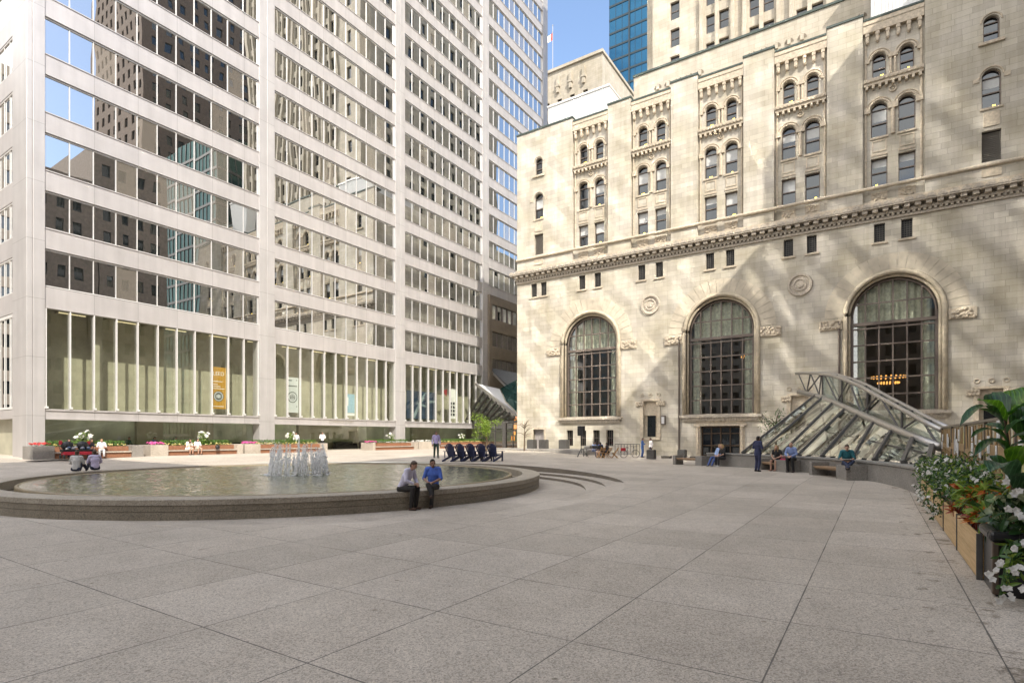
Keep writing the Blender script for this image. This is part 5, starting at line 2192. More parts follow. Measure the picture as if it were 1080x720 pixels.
def lily(lab, x, y, z, seed, hh=1.0):
    rr = random.Random(seed)
    t = thing('lily_plant', lab, 'plant', (x, y, z), group='white lilies in the planter benches')
    m, f, st = MB(), MB(), MB()
    for k in range(12):
        p = Vector((x + rr.uniform(-.4, .4), y + rr.uniform(-.4, .4), z + hh * rr.uniform(.5, 1.05)))
        st.tube([(x + rr.uniform(-.1, .1), y + rr.uniform(-.1, .1), z), p], .012, 5)
        blossom(f, p, rv(rr) + Vector((.6, 0, .5)), .17, rr, 6)
    leafy(m, lambda q: Vector((x + q.uniform(-.35, .35), y + q.uniform(-.35, .35), z + q.uniform(.0, .9 * hh))), 110, .30, .07, rr)
    st.build('stem', LEAF_MID, t)
    m.build('foliage', LEAF_LIME, t)
    f.build('blossoms', PETAL_W, t)


units = [('shaded planter bench by the tower corner with ends of shade-darkened granite', 13.9, 20.7, 1.2, .8, 1),
         ('sunlit planter bench with two women in white seated on it', 21.2, 28.8, 1.3, .5, 2),
         ('planter bench behind the fountain jets', 29.0, 38.0, 1.5, .5, 3),
         ('planter bench right of the lobby entrance', 44.2, 51.6, .4, .6, 4),
         ('planter bench behind the row of dark blue chairs', 55.2, 68.0, .5, .7, 5)]
hl = ['clipped green hedge in the shaded corner planter', 'clipped green hedge behind the two women in white', 'clipped green hedge behind the fountain', 'clipped green hedge in the planter right of the entrance', 'clipped green hedge behind the dark blue chairs']
ll = ['white lilies above the people in the shaded corner', 'white lilies above the two women in white', 'white lilies behind the fountain', 'white lilies right of the lobby entrance', 'white lilies behind the walking man']
fl_ = ['pale yellow low flowers in the shaded corner planter', 'pale yellow low flowers behind the two women in white', 'pale yellow low flowers behind the fountain', 'pale low flowers right of the lobby entrance', 'pale low flowers behind the dark blue chairs']
for i, u in enumerate(units):
    xf, a, b, z = planter_bench(u[0], u[1], u[2], u[3], u[4], u[5])
    hedge_row(hl[i], xf - 1.75, xf - .95, a, b, z + .74, z + 1.2, 20 + i, int(330 * (b - a)))
    m0 = (a + b) / 2
    flower_patch(fl_[i], xf - .78, m0, z + .72, .14, (b - a) / 2 - .1, PETAL_Y if i != 3 else PETAL_W, 30 + i, int(14 * (b - a)), .06)
    lily(ll[i], xf - 1.35, m0 + (.6 if i else -.2), z + .9, 40 + i, 1.0)
for i, (y, lab) in enumerate(((21.9, 'pink flowers on the granite block left of the two women'), (29.8, 'pink flowers on the pale block left of the fountain'), (44.6, 'pink flowers at the planter right of the entrance'))):
    flower_patch(lab, -48.4, y, 1.16, .6, .5, PETAL_P, 50 + i, 46, .09)
flower_patch('red flowers on the grey block by the tower corner', -48.4, 14.5, 1.18, .6, .5, PETAL_R, 54, 40, .09)
m = MB(); m.box(-49.5, -47.5, 51.75, 55.0, .3, 1.28)
o = m.build('granite_planter', MT['graniteL'], bevel=.02)
props(o, 'pale granite planter block behind the walking man', 'planter')
flower_patch('mixed white flowers on the pale granite planter block', -48.4, 53.4, 1.2, .8, 1.5, PETAL_W, 55, 70, .09)

UNIT[0] = 1.0
# people on those benches
XB_ = -47.6 * .876


def tower_bench(px, lab, turn=0, dx=.24, **kw):
    d = ray(px)
    Y = (XB_ - dx) / d[0]
    y = d[1] * Y
    person(lab, (XB_ - dx, y, .54), -math.pi / 2 + turn, voxel=.018, scale=.92, **kw)


tower_bench(72, 'woman in dark clothes beside the red pram', J=pose_sit(.42, .05, .2), top=(.02, .02, .03), legs=(.02, .02, .03), skin='tan', hair='dark', hairlen='long')
tower_bench(92, 'person in dark navy clothes leaning forward on the shaded bench', J=pose_sit(.42, .25, .4), top=(.02, .022, .035), legs=(.03, .03, .05), skin='tan', hair='brown', hairlen='long', sleeve='half', turn=.4)
tower_bench(107, 'woman in white top and white trousers on the shaded bench', J=pose_sit(.42, .10, .25), top=(.72, .71, .72), legs=(.68, .68, .70), hair='blonde', sleeve='half', turn=-.3)
tower_bench(198, 'woman in white dress bending over her lap on the sunlit bench', J=pose_sit(.42, .14, .25, look=.05), top=(.80, .74, .66), legs=(.7, .7, .7), dress=True, hair='brown', hairlen='long', sleeve='half', legcut='short', turn=.2)
tower_bench(208, 'woman in white blouse with a dark bag on the sunlit bench', J=pose_sit(.42, .02, .2), top=(.78, .76, .74), legs=(.55, .46, .36), hair='dark', hairlen='long', sleeve='half', legcut='short')
UNIT[0] = .876
m = MB(); m.ell((-47.3, 26.35, .98), (.14, .2, .2), None, 10, 8); o = m.build('handbag', MT['black'], smooth=True)
props(o, 'black handbag beside the woman in the white blouse', 'handbag')
# pram
gx = -46.3
pr = thing('pram', 'red and black double pram with bags beside the shaded bench', 'pram', (gx, 15.6, .36))
m = MB()
for y in (15.1, 16.0):
    m.box(gx - .25, gx + .3, y - .05, y + .75, .85, 1.0)
    m.ell((gx - .25, y + .36, 1.25), (.35, .36, .32), None, 12, 8)
m.build('hood', MT['black'], pr, bevel=.02)
m = MB(); m.box(gx - .2, gx + .35, 15.1, 16.7, .62, .84); m.box(gx - .3, gx - .2, 15.0, 15.2, 1.3, 1.6); m.box(gx - .3, gx - .2, 16.6, 16.8, 1.3, 1.55); m.build('seat', plain('red_fabric', (.5, .03, .05), .8), pr, bevel=.03)
for y in (15.1, 15.9, 16.7):
    for dx in (-.3, .35):
        m = MB(); m.tube([(gx + dx, y - .03, .5), (gx + dx, y + .03, .5)], .14, 14); m.build('wheel', MT['gap'], pr)
m = MB()
for y in (15.1, 15.9, 16.7):
    m.bar((gx - .3, y, .5), (gx + .1, y, 1.0), .04, .04); m.bar((gx + .35, y, .5), (gx - .1, y, 1.0), .04, .04)
    m.bar((gx - .3, y, .9), (gx - .6, y, 1.35), .03, .03)
m.bar((gx - .6, 15.1, 1.35), (gx - .6, 16.7, 1.35), .05, .05)
m.build('frame', MT['dsteel'], pr)
rr = random.Random(9)
m = MB()
for k in range(12): m.ell((gx + .1 + rr.uniform(-.2, .25), 15.1 + rr.random() * 1.6, 1.02 + rr.random() * .12), (.1, .12, .08), None, 7, 5, m=rr.randrange(3))
m.build('blanket', [MT['white'], cloth((.08, .12, .2)), cloth((.3, .3, .34))], pr, smooth=True)

UNIT[0] = 1.0
# ------------------------------------------------------------------ five slatted lounge chairs
def lounge_chair():
    t = thing('lounge_chair', 'x', 'chair', (0, 0, 0), group='dark blue slatted lounge chairs beyond the pool')
    col = MT['navy']
    for i in range(7):
        m = MB()
        u = (i - 3) / 3
        top = 1.06 - .16 * u * u
        m.bar((u * .20, -.10, .28), (u * .30, -.36, top), .078, .022, (0, -1, .3))
        m.build('back_slat', col, t, local=True)
    m = MB()
    m.bar((-.27, -.26, .60), (.27, -.26, .60), .05, .03); m.bar((-.26, -.33, .86), (.26, -.33, .86), .05, .03)
    m.build('back_rail', col, t, local=True)
    m = MB()
    for k in range(6): m.box(-.27, .27, -.16 + k * .105, -.07 + k * .105, .30 + k * .018, .32 + k * .018)
    m.build('seat', col, t, local=True)
    for sg in (-1, 1):
        m = MB(); m.box(sg * .30 - .025, sg * .30 + .025, .34, .46, 0, .58); m.build('front_leg', col, t, local=True)
        m = MB(); m.bar((sg * .30, .40, .34), (sg * .30, -.62, .02), .05, .12, (0, 0, 1)); m.build('rear_leg', col, t, local=True)
        m = MB(); m.box(sg * .36 - .07, sg * .36 + .07, -.40, .50, .58, .605); m.bar((sg * .31, -.36, .2), (sg * .31, -.36, .58), .04, .06); m.build('arm_rest', col, t, local=True)
    return t


MT['navy'] = plain('navy_painted_wood', (.03, .038, .095), .4, var=.1)
lc = lounge_chair()
labs = ['dark blue lounge chair at the end nearest the walking man', 'second dark blue lounge chair from the walking man', 'middle dark blue lounge chair of five beyond the pool', 'second dark blue lounge chair from the stone bank', 'dark blue lounge chair at the end nearest the stone bank']
for i, px in enumerate((477.5, 488, 499, 510, 521.5)):
    o = lc if i == 0 else copy_tree(lc)
    g = ground_at(px, 486.2)
    o.location = g
    o.scale = (1.03,) * 3
    o.rotation_euler = (0, 0, heading(.50, .87))
    o['label'] = labs[i]

# small trees
def small_tree(lab, base, h, rad, leafm, seed, n, ll=.16, bare=False):
    rr = random.Random(seed)
    t = thing('small_tree', lab, 'tree', base)
    b = Vector(base)
    tr, cr = MB(), MB()
    tr.tube([b, b + Vector((.03, 0, h * .25)), b + Vector((0, .04, h * .5)), b + Vector((.05, 0, h * .75))], [.09, .075, .06, .03], 8)
    tips = []
    for k in range(16):
        z = rr.uniform(.35, .75)
        p0 = b + Vector((0, .03, h * z))
        a = rr.uniform(0, 2 * math.pi)
        p2 = p0 + Vector((math.cos(a) * rad * rr.uniform(.5, 1), math.sin(a) * rad * rr.uniform(.5, 1), h * rr.uniform(.06, .27)))
        p1 = p0.lerp(p2, .5) + Vector((0, 0, .1))
        tr.tube([p0, p1, p2], [.035, .022, .008], 5)
        tips += [p1, p2, p0.lerp(p2, .75), p2 + rv(rr) * .25]
    for _ in range(n):
        c = tips[rr.randrange(len(tips))] + rv(rr) * rad * .32
        cr.leaf(c, rv(rr) + Vector((0, 0, -.1)), rv(rr) + Vector((0, 0, 1)), ll * rr.uniform(.7, 1.3), ll * .55, .3, 0, 2)
    tr.build('trunk', plain('bark', (.10, .07, .045), .9, bump=.5), t)
    cr.build('crown', leafm, t)


g = at(513, 470, 52)
small_tree('small tree with yellow green leaves before the glass entrance', (g.x, g.y, .54), 3.6, 1.3, LEAF_LIME, 3, 1500)
g = at(553, 470, 53.5)
small_tree('thin sparse sapling against the pale corner of the bank', (g.x, g.y, .5), 3.2, .9, leafmat('dry_leaf', (.30, .2, .12), (.4, .3, .2)), 4, 90, .10)
g = at(818, 470, 41)
small_tree('airy green sapling behind the end of the glass canopy', (g.x, g.y, .2), 3.6, 1.1, LEAF_MID, 6, 420, .13)

UNIT[0] = 1.125
# ------------------------------------------------------------------ terrace and steps at the bank's corner
m = MB()
m.box(-34, -25.2, 42.2, 47.9, -.1, .74)
m.box(-25.2, -20.6, 43.4, 47.9, -.1, .735)
m.build('terrace', MT['granite'], kind='structure')
for k, (y0_, z1_) in enumerate(((43.0, .60), (42.6, .46), (42.2, .32))):
    m = MB(); m.box(-25.15, -20.6 , y0_, 43.38, -.1 , z1_); m.build('step', MT['granite'], kind='structure')
m = MB()


def cube_planter(lab, x, y, z, w=.75, h=.8):
    t = thing('cube_planter', lab, 'planter', (x, y, z), group='dark granite blocks before the bank')
    m = MB(); m.box(x - w / 2, x + w / 2, y - w / 2, y + w / 2, z, z + h); m.build('block', granite('dark_block_granite', (.075, .072, .068)), t, bevel=.02)
    m = MB(); m.box(x - w / 2 + .08, x + w / 2 - .08, y - w / 2 + .08, y + w / 2 - .08, z + h + .002, z + h + .03); m.build('lid', MT['dsteel'], t)


for px, py, w, z, lab in ((561, 476, .72, .735, 'dark granite block left of the side door on the terrace'), (573.5, 476, .72, .735, 'dark granite block right of the side door on the terrace'), (595, 476.5, .78, .735, 'dark granite block under the first basement window')):
    d = ray(px); Y = 46.6 / d[1]
    cube_planter(lab, d[0] * Y, 46.6, z, w, .85)
UNIT[0] = 1.0
for px, py, lab in ((687, 484, 'dark granite block beside the two talking men'), (719.5, 484, 'dark granite block left of the middle arch')):
    g = ground_at(px, py)
    cube_planter(lab, g.x, g.y, g.z, .62, .75)
for px, py, lab in ((703, 483, 'low dark stone slab between the two granite blocks'), (733, 483.5, 'low dark stone slab before the main door')):
    g = ground_at(px, py)
    m = MB(); m.box(g.x - .4, g.x + .4, g.y - .25, g.y + .25, g.z, g.z + .2)
    o = m.build('stone_slab', MT['graniteD'], bevel=.02); props(o, lab, 'slab')

# speaker, table group, rail and bicycle by the bank
g = ground_at(613, 482)
sp = thing('speaker_stand', 'black loudspeaker on a tripod stand before the bank', 'speaker', g)
m = MB(); m.tube([g + Vector((0, 0, .35)), g + Vector((0, 0, 1.75))], .03, 8); m.build('pole', MT['black'], sp)
for k in range(3):
    t = 2 * math.pi * k / 3 + .5
    m = MB(); m.bar(g + Vector((0, 0, .75)), g + Vector((.6 * math.cos(t), .6 * math.sin(t), .02)), .035, .035); m.build('leg', MT['black'], sp)
m = MB(); m.obox(g + Vector((0, 0, 2.15)), (.26, 0, 0), (0, .2, 0), (0, 0, .4)); m.build('speaker_box', MT['black'], sp, bevel=.03)
g = ground_at(626, 482)
tb = thing('cafe_table', 'dark folding table with equipment before the arched window', 'table', g)
m = MB(); m.box(g.x - .9, g.x + .9, g.y - .4, g.y + .4, g.z + .72, g.z + .76); m.build('tabletop', MT['dsteel'], tb)
for sx in (-.8, .8):
    for sy in (-.32, .32):
        m = MB(); m.box(g.x + sx - .03, g.x + sx + .03, g.y + sy - .03, g.y + sy + .03, g.z, g.z + .72); m.build('leg', MT['dsteel'], tb)
for sx, nm_ in ((-.5, 'grey equipment case on the folding table'), (.25, 'black equipment case on the folding table')):
    t = thing('equipment_case', nm_, 'case', (g.x + sx, g.y, g.z + .76))
    m = MB(); m.box(g.x + sx - .28, g.x + sx + .28, g.y - .25, g.y + .25, g.z + .762, g.z + 1.0); m.build('shell', MT['steel'] if sx < 0 else MT['black'], t, bevel=.02)
    m = MB(); m.tube([(g.x + sx - .1, g.y - .26, g.z + .85), (g.x + sx - .1, g.y - .3, g.z + .85), (g.x + sx + .1, g.y - .3, g.z + .85), (g.x + sx + .1, g.y - .26, g.z + .85)], .012, 6); m.build('handle', MT['gap'], t)


def wood_chair():
    t = thing('folding_chair', 'x', 'chair', (0, 0, 0), group='wooden folding chairs before the bank')
    w_ = MT['cwood']
    m = MB()
    for k in range(5): m.box(-.21, .21, -.2 + k * .085, -.13 + k * .085, .44, .46)
    m.build('seat', w_, t, local=True)
    m = MB()
    for k in range(3): m.box(-.21, .21, -.27 - k * .02, -.25 - k * .02, .62 + k * .1, .69 + k * .1)
    m.build('backrest', w_, t, local=True)
    for sg in (-1, 1):
        m = MB(); m.bar((sg * .22, .26, 0), (sg * .22, -.32, .92), .03, .05, (0, 1, 0)); m.build('long_leg', w_, t, local=True)
        m = MB(); m.bar((sg * .19, -.26, 0), (sg * .19, .2, .45), .03, .05, (0, 1, 0)); m.build('short_leg', w_, t, local=True)
    return t


MT['cwood'] = plain('honey_wood', (.36, .20, .08), .5, var=.2)
wc = wood_chair()
for i, (px, hx, hy, lab) in enumerate(((634, -.5, .86, 'wooden folding chair holding the person in black'), (641, -.8, .6, 'wooden folding chair holding the person in dark grey'), (648.5, -.9, .3, 'empty wooden folding chair nearest the metal rail'))):
    o = wc if i == 0 else copy_tree(wc)
    gg = ground_at(px, 483.0)
    o.location = gg
    o.rotation_euler = (0, 0, heading(hx, hy))
    o['label'] = lab
for px, py, lab, top, legs, hx, hy in ((622, 481.6, 'person in pale blue shirt seated behind the folding table', (.35, .45, .7), (.04, .05, .1), .6, -.8), (629.5, 481.6, 'person in royal blue shirt seated behind the folding table', (.06, .12, .4), (.04, .05, .1), -.4, -.9),
                                       (634, 483, 'person in black sitting on a wooden folding chair', (.016, .016, .018), (.4, .3, .24), -.5, .86), (641, 483, 'person in dark grey on the wooden folding chair next along', (.05, .045, .05), (.02, .02, .025), -.8, .6)):
    gg = ground_at(px, py)
    if py < 482: gg = gg + Vector((0, .8, 0))
    person(lab, gg, heading(hx, hy), pose_sit(.46, .05, .25), top, legs, skin='tan', hair='dark', sleeve='half', voxel=.017)
ra = thing('metal_rail', 'thin dark metal guard rail before the bank wall', 'railing', ground_at(655, 480.5))
g0, g1 = ground_at(647, 480), ground_at(673, 480)
m = MB()
m.bar(g0 + Vector((0, .4, 1.1)), g1 + Vector((0, .4, 1.1)), .06, .06); m.build('top_rail', MT['dsteel'], ra)
for k in range(9):
    q = g0.lerp(g1, k / 8) + Vector((0, .4, 0)); m = MB(); m.bar(q, q + Vector((0, 0, 1.1)), .045, .045); m.build('post', MT['dsteel'], ra)
gb = ground_at(664, 482.5)
bk = thing('bicycle', 'bicycle with a red bag leaning by the metal rail', 'bicycle', gb)
ax = Vector((c_, s_, 0)).normalized()
for k in (-.52, .52):
    m = MB(); cpt = gb + ax * k + Vector((0, 0, .34))
    m.tube([cpt + ax * .33 * math.cos(2 * math.pi * i / 24) + Vector((0, 0, .33 * math.sin(2 * math.pi * i / 24))) for i in range(25)], .022, 6)
    for i in range(8): m.tube([cpt, cpt + ax * .32 * math.cos(math.pi * i / 4) + Vector((0, 0, .32 * math.sin(math.pi * i / 4)))], .004, 4)
    m.build('wheel', MT['gap'], bk)
m = MB()
A1, A2, A3, A4, A5 = [gb + ax * a + Vector((0, 0, b)) for a, b in ((-.52, .34), (-.05, .30), (-.2, .82), (.38, .80), (.52, .34))]
for a, b in ((A1, A2), (A2, A3), (A1, A3), (A3, A4), (A2, A4), (A4, A5)): m.tube([a, b], .018, 6)
m.build('frame', plain('grey_bike_paint', (.3, .3, .3), .4, .4), bk)
m = MB(); m.ell(A3 + Vector((0, 0, .07)), (.14, .08, .035), None, 8, 6); m.build('saddle', MT['black'], bk)
m = MB(); m.bar(A4 + Vector((0, 0, .18)) - nrm * .25, A4 + Vector((0, 0, .18)) + nrm * .25, .03, .03); m.tube([A4, A4 + Vector((0, 0, .18))], .015, 6); m.build('handlebar', MT['black'], bk)
m = MB(); m.obox(gb - ax * .55 + Vector((0, 0, .72)), ax * .2, (0, .08, 0), (0, 0, .14)); m.build('bag', plain('red_bag', (.4, .02, .03), .7), bk, bevel=.03)

# people glimpsed inside the lobby
for px, Yx, lab, top in ((134, 4.0, 'person in dark teal jacket sitting inside the lobby', (.03, .09, .12)), (183, 3.4, 'person in pale blue shirt sitting inside the lobby', (.35, .4, .5)), (161, 3.0, 'person in blue sitting low inside the lobby', (.05, .18, .3))):
    d = ray(px); TT = (T - Yx) * .876; Y = TT / d[0]
    person(lab, (TT, d[1] * Y, .56), -math.pi / 2 + .6, pose_sit(.44, .1, .3), top, (.03, .03, .04), hair='dark', voxel=.02, skin='tan')
for px, Yx, lab, top in ((312.5, -.8, 'person in white shirt walking beside the lobby glass', (.72, .72, .7)), (418, 2.4, 'person in dark clothes standing inside by the column', (.03, .03, .035)), (330, 4.5, 'person in white blouse standing inside the lobby entrance', (.6, .58, .6))):
    d = ray(px); TT = (T - Yx) * .876; Y = TT / d[0]
    person(lab, (TT, d[1] * Y, .55), -math.pi / 2 - .8, pose_stand(.05), top, (.02, .02, .025), voxel=.02, skin='tan')
# ------------------------------------------------------------------ wooden planter boxes and their plants at the plaza's edge
PXX = 1.06
boxw = plain('golden_planks', (.40, .255, .10), .5, var=.2, scale=2)


def plank_mat():
    m, nt, b = nodes('golden_planks_grain')
    v = coord(nt)
    mp = nt.nodes.new('ShaderNodeMapping')
    mp.inputs['Scale'].default_value = (3, .6, 14)
    L(nt, v, mp.inputs[0])
    f = ntex(nt, mp.outputs[0], 3.0, 5)
    L(nt, ramp(nt, f, [(.3, (.42, .27, .115)), (.55, (.56, .38, .18)), (.75, (.62, .44, .23))]), b.inputs['Base Color'])
    b.inputs['Roughness'].default_value = .5
    return m


PLK = plank_mat()
labels = ['wooden planter box with golden plank front, next to the black planter', 'second wooden planter box from the black planter, below orange leaves', 'middle wooden planter box of the golden row', 'fourth wooden planter box from the black planter, under white blossoms', 'wooden planter box at the far end of the golden row']
ybox = [9.1, 11.25, 13.4, 15.55, 17.7, 19.85]
for i in range(5):
    a, b = ybox[i] + .03, ybox[i + 1] - .03
    t = thing('planter_box', labels[i], 'planter', (PXX, a, 0), group='golden wooden planter boxes')
    z = min(hgt(PXX, a), hgt(PXX, b))
    m = MB()
    m.box(PXX, PXX + .03, a, b, z + .02, z + .29); m.box(PXX, PXX + .03, a, b, z + .295, z + .565)
    m.box(PXX + .03, PXX + .9, a, a + .03, z + .02, z + .57); m.box(PXX + .03, PXX + .9, b - .03, b, z + .02, z + .57)
    m.build('plank_side', PLK, t, bevel=.004)
    m = MB(); m.box(PXX - .012, PXX + .05, a - .028, a - .002, z, z + .58); m.box(PXX + .87, PXX + .9, a + .03, b - .03, z, z + .57); m.box(PXX + .01, PXX + .03, a, b, z - .02, z + .018)
    m.build('frame', MT['dsteel'], t)
    m = MB(); m.box(PXX + .035, PXX + .86, a + .035, b - .035, z + .05, z + .5); m.build('soil', SOIL, t)
t = thing('black_planter', 'glossy black planter with rounded lip holding the big-leaved plant', 'planter', (PXX, 8.3, 0))
glossb = plain('glossy_black_plastic', (.012, .012, .014), .3, var=.1)
m = MB()
m.box(PXX + .05, PXX + 1.15, 8.28, 9.02, .02, .64)
m.build('body', glossb, t, bevel=.03)
m = MB()
m.box(PXX + .0, PXX + 1.2, 8.22, 8.34, .645, .76); m.box(PXX + .0, PXX + .12, 8.34, 9.04, .645, .76); m.box(PXX + .12, PXX + 1.2, 8.92, 9.04, .645, .76); m.box(PXX + 1.08, PXX + 1.2, 8.34, 8.92, .645, .76)
m.build('lip', glossb, t, bevel=.04)
m = MB(); m.box(PXX + .03, PXX + .09, 8.25, 8.33, .05, .642); m.build('corner_post', plain('bronze_corner', (.12, .09, .07), .35, .5), t, bevel=.01)
m = MB(); m.box(PXX + .12, PXX + 1.08, 8.34, 8.92, .645, .70); m.build('soil', SOIL, t)
t = thing('black_planter', 'black planter cut by the picture edge below the trailing white flowers', 'planter', (1.75, 7.2, 0))
m = MB(); m.box(1.62, 2.7, 7.1, 8.1, .02, .6); m.build('body', glossb, t, bevel=.03)
m = MB(); m.box(1.57, 2.75, 7.05, 8.15, .605, .7); m.build('lip', glossb, t, bevel=.03)
t['label'] = 'plain black planter almost hidden below the trailing white flowers'

# decorative screen behind the boxes
SX = 1.98
sc = thing('decorative_screen', 'tan and white patterned panel screen with dark posts behind the planters', 'screen', (SX, 16, 0))
ys = [9.0, 12.4, 15.6, 18.8, 22.0, 25.2]
for y in ys:
    m = MB(); m.box(SX - .06, SX + .06, y - .05, y + .05, 0, 2.14); m.build('post', MT['frame'], sc)
m = MB(); m.box(SX - .07, SX + .07, ys[0] - .05, ys[-1] + .05, 2.145, 2.2); m.build('top_rail', plain('pale_bronze', (.26, .22, .18), .4, .4), sc)
m = MB(); m.box(SX - .07, SX + .07, ys[0] - .05, ys[-1] + .05, .1, .2); m.build('bottom_rail', MT['frame'], sc)
rr = random.Random(21)
backm = plain('cream_panel', (.60, .56, .42), .6, var=.1, scale=2)
yelm = plain('pale_yellow_panel', (.55, .52, .24), .6, var=.1)
for i in range(5):
    a, b = ys[i] + .06, ys[i + 1] - .06
    m = MB(); m.box(SX - .005, SX + .02, a, b, .2, 2.14)
    g = m.build('panel', backm, sc)
    tanb, whp, grp_, yl = MB(), MB(), MB(), MB()
    n = 7
    for k in range(n):
        y = a + .15 + k * (b - a - .3) / (n - 1)
        s0 = rr.uniform(-.14, .14)
        tanb.bar((SX - .022 - .002 * k, y - s0, .25), (SX - .022 - .002 * k, y + s0, 2.1), rr.uniform(.12, .24), .02, (1, 0, 0))
    for z in (.55, 1.05, 1.5): tanb.bar((SX - .045, a, z + rr.uniform(-.1, .1)), (SX - .045, b, z + rr.uniform(-.1, .1)), .02, rr.uniform(.14, .22), (0, 0, 1))
    for k in range(9):
        y, z = rr.uniform(a + .15, b - .3), rr.uniform(.3, 1.8)
        whp.box(SX - .07, SX - .062, y, y + rr.uniform(.16, .34), z, z + rr.uniform(.22, .45))
        grp_.box(SX - .076, SX - .0715, y + .03, y + .09, z + .04, z + .16)
    for k in range(3):
        y, z = rr.uniform(a + .1, b - .6), rr.uniform(.8, 1.6)
        yl.box(SX - .014, SX - .008, y, y + .5, z, z + .4)
    tanb.build('tan_strip', plain('tan_board', (.36, .24, .12), .55, var=.15, scale=3), g)
    whp.build('white_patch', MT['white'], g)
    grp_.build('grey_mark', MT['blind'], g)
    yl.build('yellow_patch', yelm, g)


# white flowering bushes over the boxes
def flower_bush(lab, y0, y1, z0, z1, seed, n, nf):
    rr = random.Random(seed)
    t = thing('flowering_bush', lab, 'plant', (PXX + .3, (y0 + y1) / 2, .55), group='white flowering bushes in the golden boxes')
    m, f, s = MB(), MB(), MB()
    ym = (y0 + y1) / 2
    cl = [Vector((PXX + rr.uniform(.05, .8), rr.uniform(y0, y1), z0 + (z1 - z0) * rr.random())) for _ in range(34)]
    for c in cl: s.tube([(PXX + .4, c.y, .5), (PXX + .35, c.y, (c.z + .5) / 2 + .1), c], [.012, .009, .004], 4)
    for _ in range(n):
        c = cl[rr.randrange(len(cl))]
        p = c + rv(rr) * .3
        m.leaf(p, rv(rr) + Vector((-.3, 0, .25)), rv(rr) + Vector((0, 0, .8)), rr.uniform(.07, .12), rr.uniform(.035, .05), rr.uniform(.1, .6), rr.choice((0, 1, 1, 2)), 2)
    for _ in range(nf):
        c = cl[rr.randrange(len(cl))]
        dd = rv(rr) + Vector((-.5, -.5, .2))
        blossom(f, c + rv(rr) * .24 + dd.normalized() * .09, dd, rr.uniform(.038, .058), rr, 5)
    for k in range(4):                                        # sprays hanging over the front board
        y = rr.uniform(y0, y1)
        p = Vector((PXX - .08, y, rr.uniform(.5, .62)))
        for j in range(14): m.leaf(p + Vector((rr.uniform(-.12, .06), rr.uniform(-.1, .1), -rr.random() * .3)), rv(rr) + Vector((-.2, 0, -.5)), rv(rr) + Vector((-.6, 0, .4)), .09, .04, .3, rr.randrange(2), 2)
        for j in range(4): blossom(f, p + Vector((rr.uniform(-.16, 0), rr.uniform(-.1, .1), -rr.random() * .25)), rv(rr) + Vector((-.6, -.5, .1)), .042, rr, 5)
    s.build('stem', LEAF_DARK, t)
    m.build('foliage', [LEAF_DARK, LEAF_MID, LEAF_LIME], t)
    f.build('blossoms', PETAL_W, t)


flower_bush('white flowering bush in the third golden box', 12.6, 14.6, .72, 1.08, 61, 1600, 70)
flower_bush('tall white flowering bush in the fourth golden box', 14.6, 17.0, .74, 1.24, 62, 1900, 150)
flower_bush('white flowering bush trailing over the end of the golden row', 17.0, 20.2, .70, 1.12, 63, 2000, 160)


def croton(lab, y0, y1, seed, n):
    rr = random.Random(seed)
    t = thing('croton', lab, 'plant', (PXX + .3, (y0 + y1) / 2, .5), group='crotons in the golden boxes')
    m, s = MB(), MB()
    for k in range(n):
        y = rr.uniform(y0, y1)
        base = Vector((PXX + rr.uniform(.05, .7), y, .5))
        top = base + Vector((rr.uniform(-.16, .12), rr.uniform(-.15, .15), rr.uniform(.14, .55)))
        s.tube([base, top], .01, 4)
        hh = (top.z - .5) / .5
        for j in range(10):
            d = rv(rr) + Vector((-.35, -.2, .35))
            q = top - Vector((0, 0, rr.random() * .12))
            mi = rr.choice((0, 0, 0, 1) if hh > .6 else (1, 1, 2, 0, 2) if hh > .3 else (2, 2, 1, 3))
            m.leaf(q, d, rv(rr) + Vector((0, 0, 1)), rr.uniform(.12, .2), rr.uniform(.05, .075), rr.uniform(.1, .6), mi, 3)
    s.build('stem', LEAF_RED, t)
    m.build('foliage', [LEAF_LIME, LEAF_ORANGE, LEAF_RED, LEAF_DARK], t)


croton('croton with green and yellow upper leaves behind the orange ones', 10.9, 12.8, 71, 34)
croton('low croton with orange and maroon leaves beside the black planter', 9.2, 10.9, 72, 40)

# big-leaved fig in the black planter
bf = thing('fig_plant', 'tall plant with big glossy violin-shaped leaves in the black planter', 'plant', (PXX + .8, 8.6, .7))
YF = 6.75
sm = MB()
sm.tube([at(1072, 560, YF), at(1068, 500, YF), at(1062, 462, YF), at(1060, 440, YF)], [.03, .026, .02, .012], 8)
sm.tube([at(1076, 560, YF), at(1085, 480, YF), at(1088, 430, YF)], [.025, .02, .012], 8)
sm.build('stem', plain('brown_stem', (.09, .06, .035), .8), bf)


def big_leaf(mb, base, tip, width, droop, m, rr, nrm=None, seg=9):
    base, tip = Vector(base), Vector(tip)
    d = tip - base
    Ln = d.length
    d.normalize()
    up = Vector(nrm) if nrm else Vector((-.15, -.35, 1))
    side = d.cross(up).normalized()
    up = side.cross(d).normalized()
    vs, fs = [], []
    nx = 6
    for i in range(seg + 1):
        t = i / seg
        w = width * .5 * (math.sin(math.pi * min(1, .06 + .94 * t) ** 1.25) ** .65 if t > 0 else .1) * (.72 + .45 * t)
        p = base + d * Ln * t + up * droop * Ln * 4 * t * (1 - t) * .5
        for j in range(nx + 1):
            u = j / nx * 2 - 1
            wave = .05 * width * math.sin(t * 15 + u * 2 + width * 40) * abs(u)
            vs.append(p + side * w * u + up * (abs(u) ** 1.3 * w * .32 + wave))
    for i in range(seg):
        for j in range(nx):
            q = i * (nx + 1) + j
            fs.append((q, q + 1, q + nx + 2, q + nx + 1))
    mb.add(vs, fs, m)


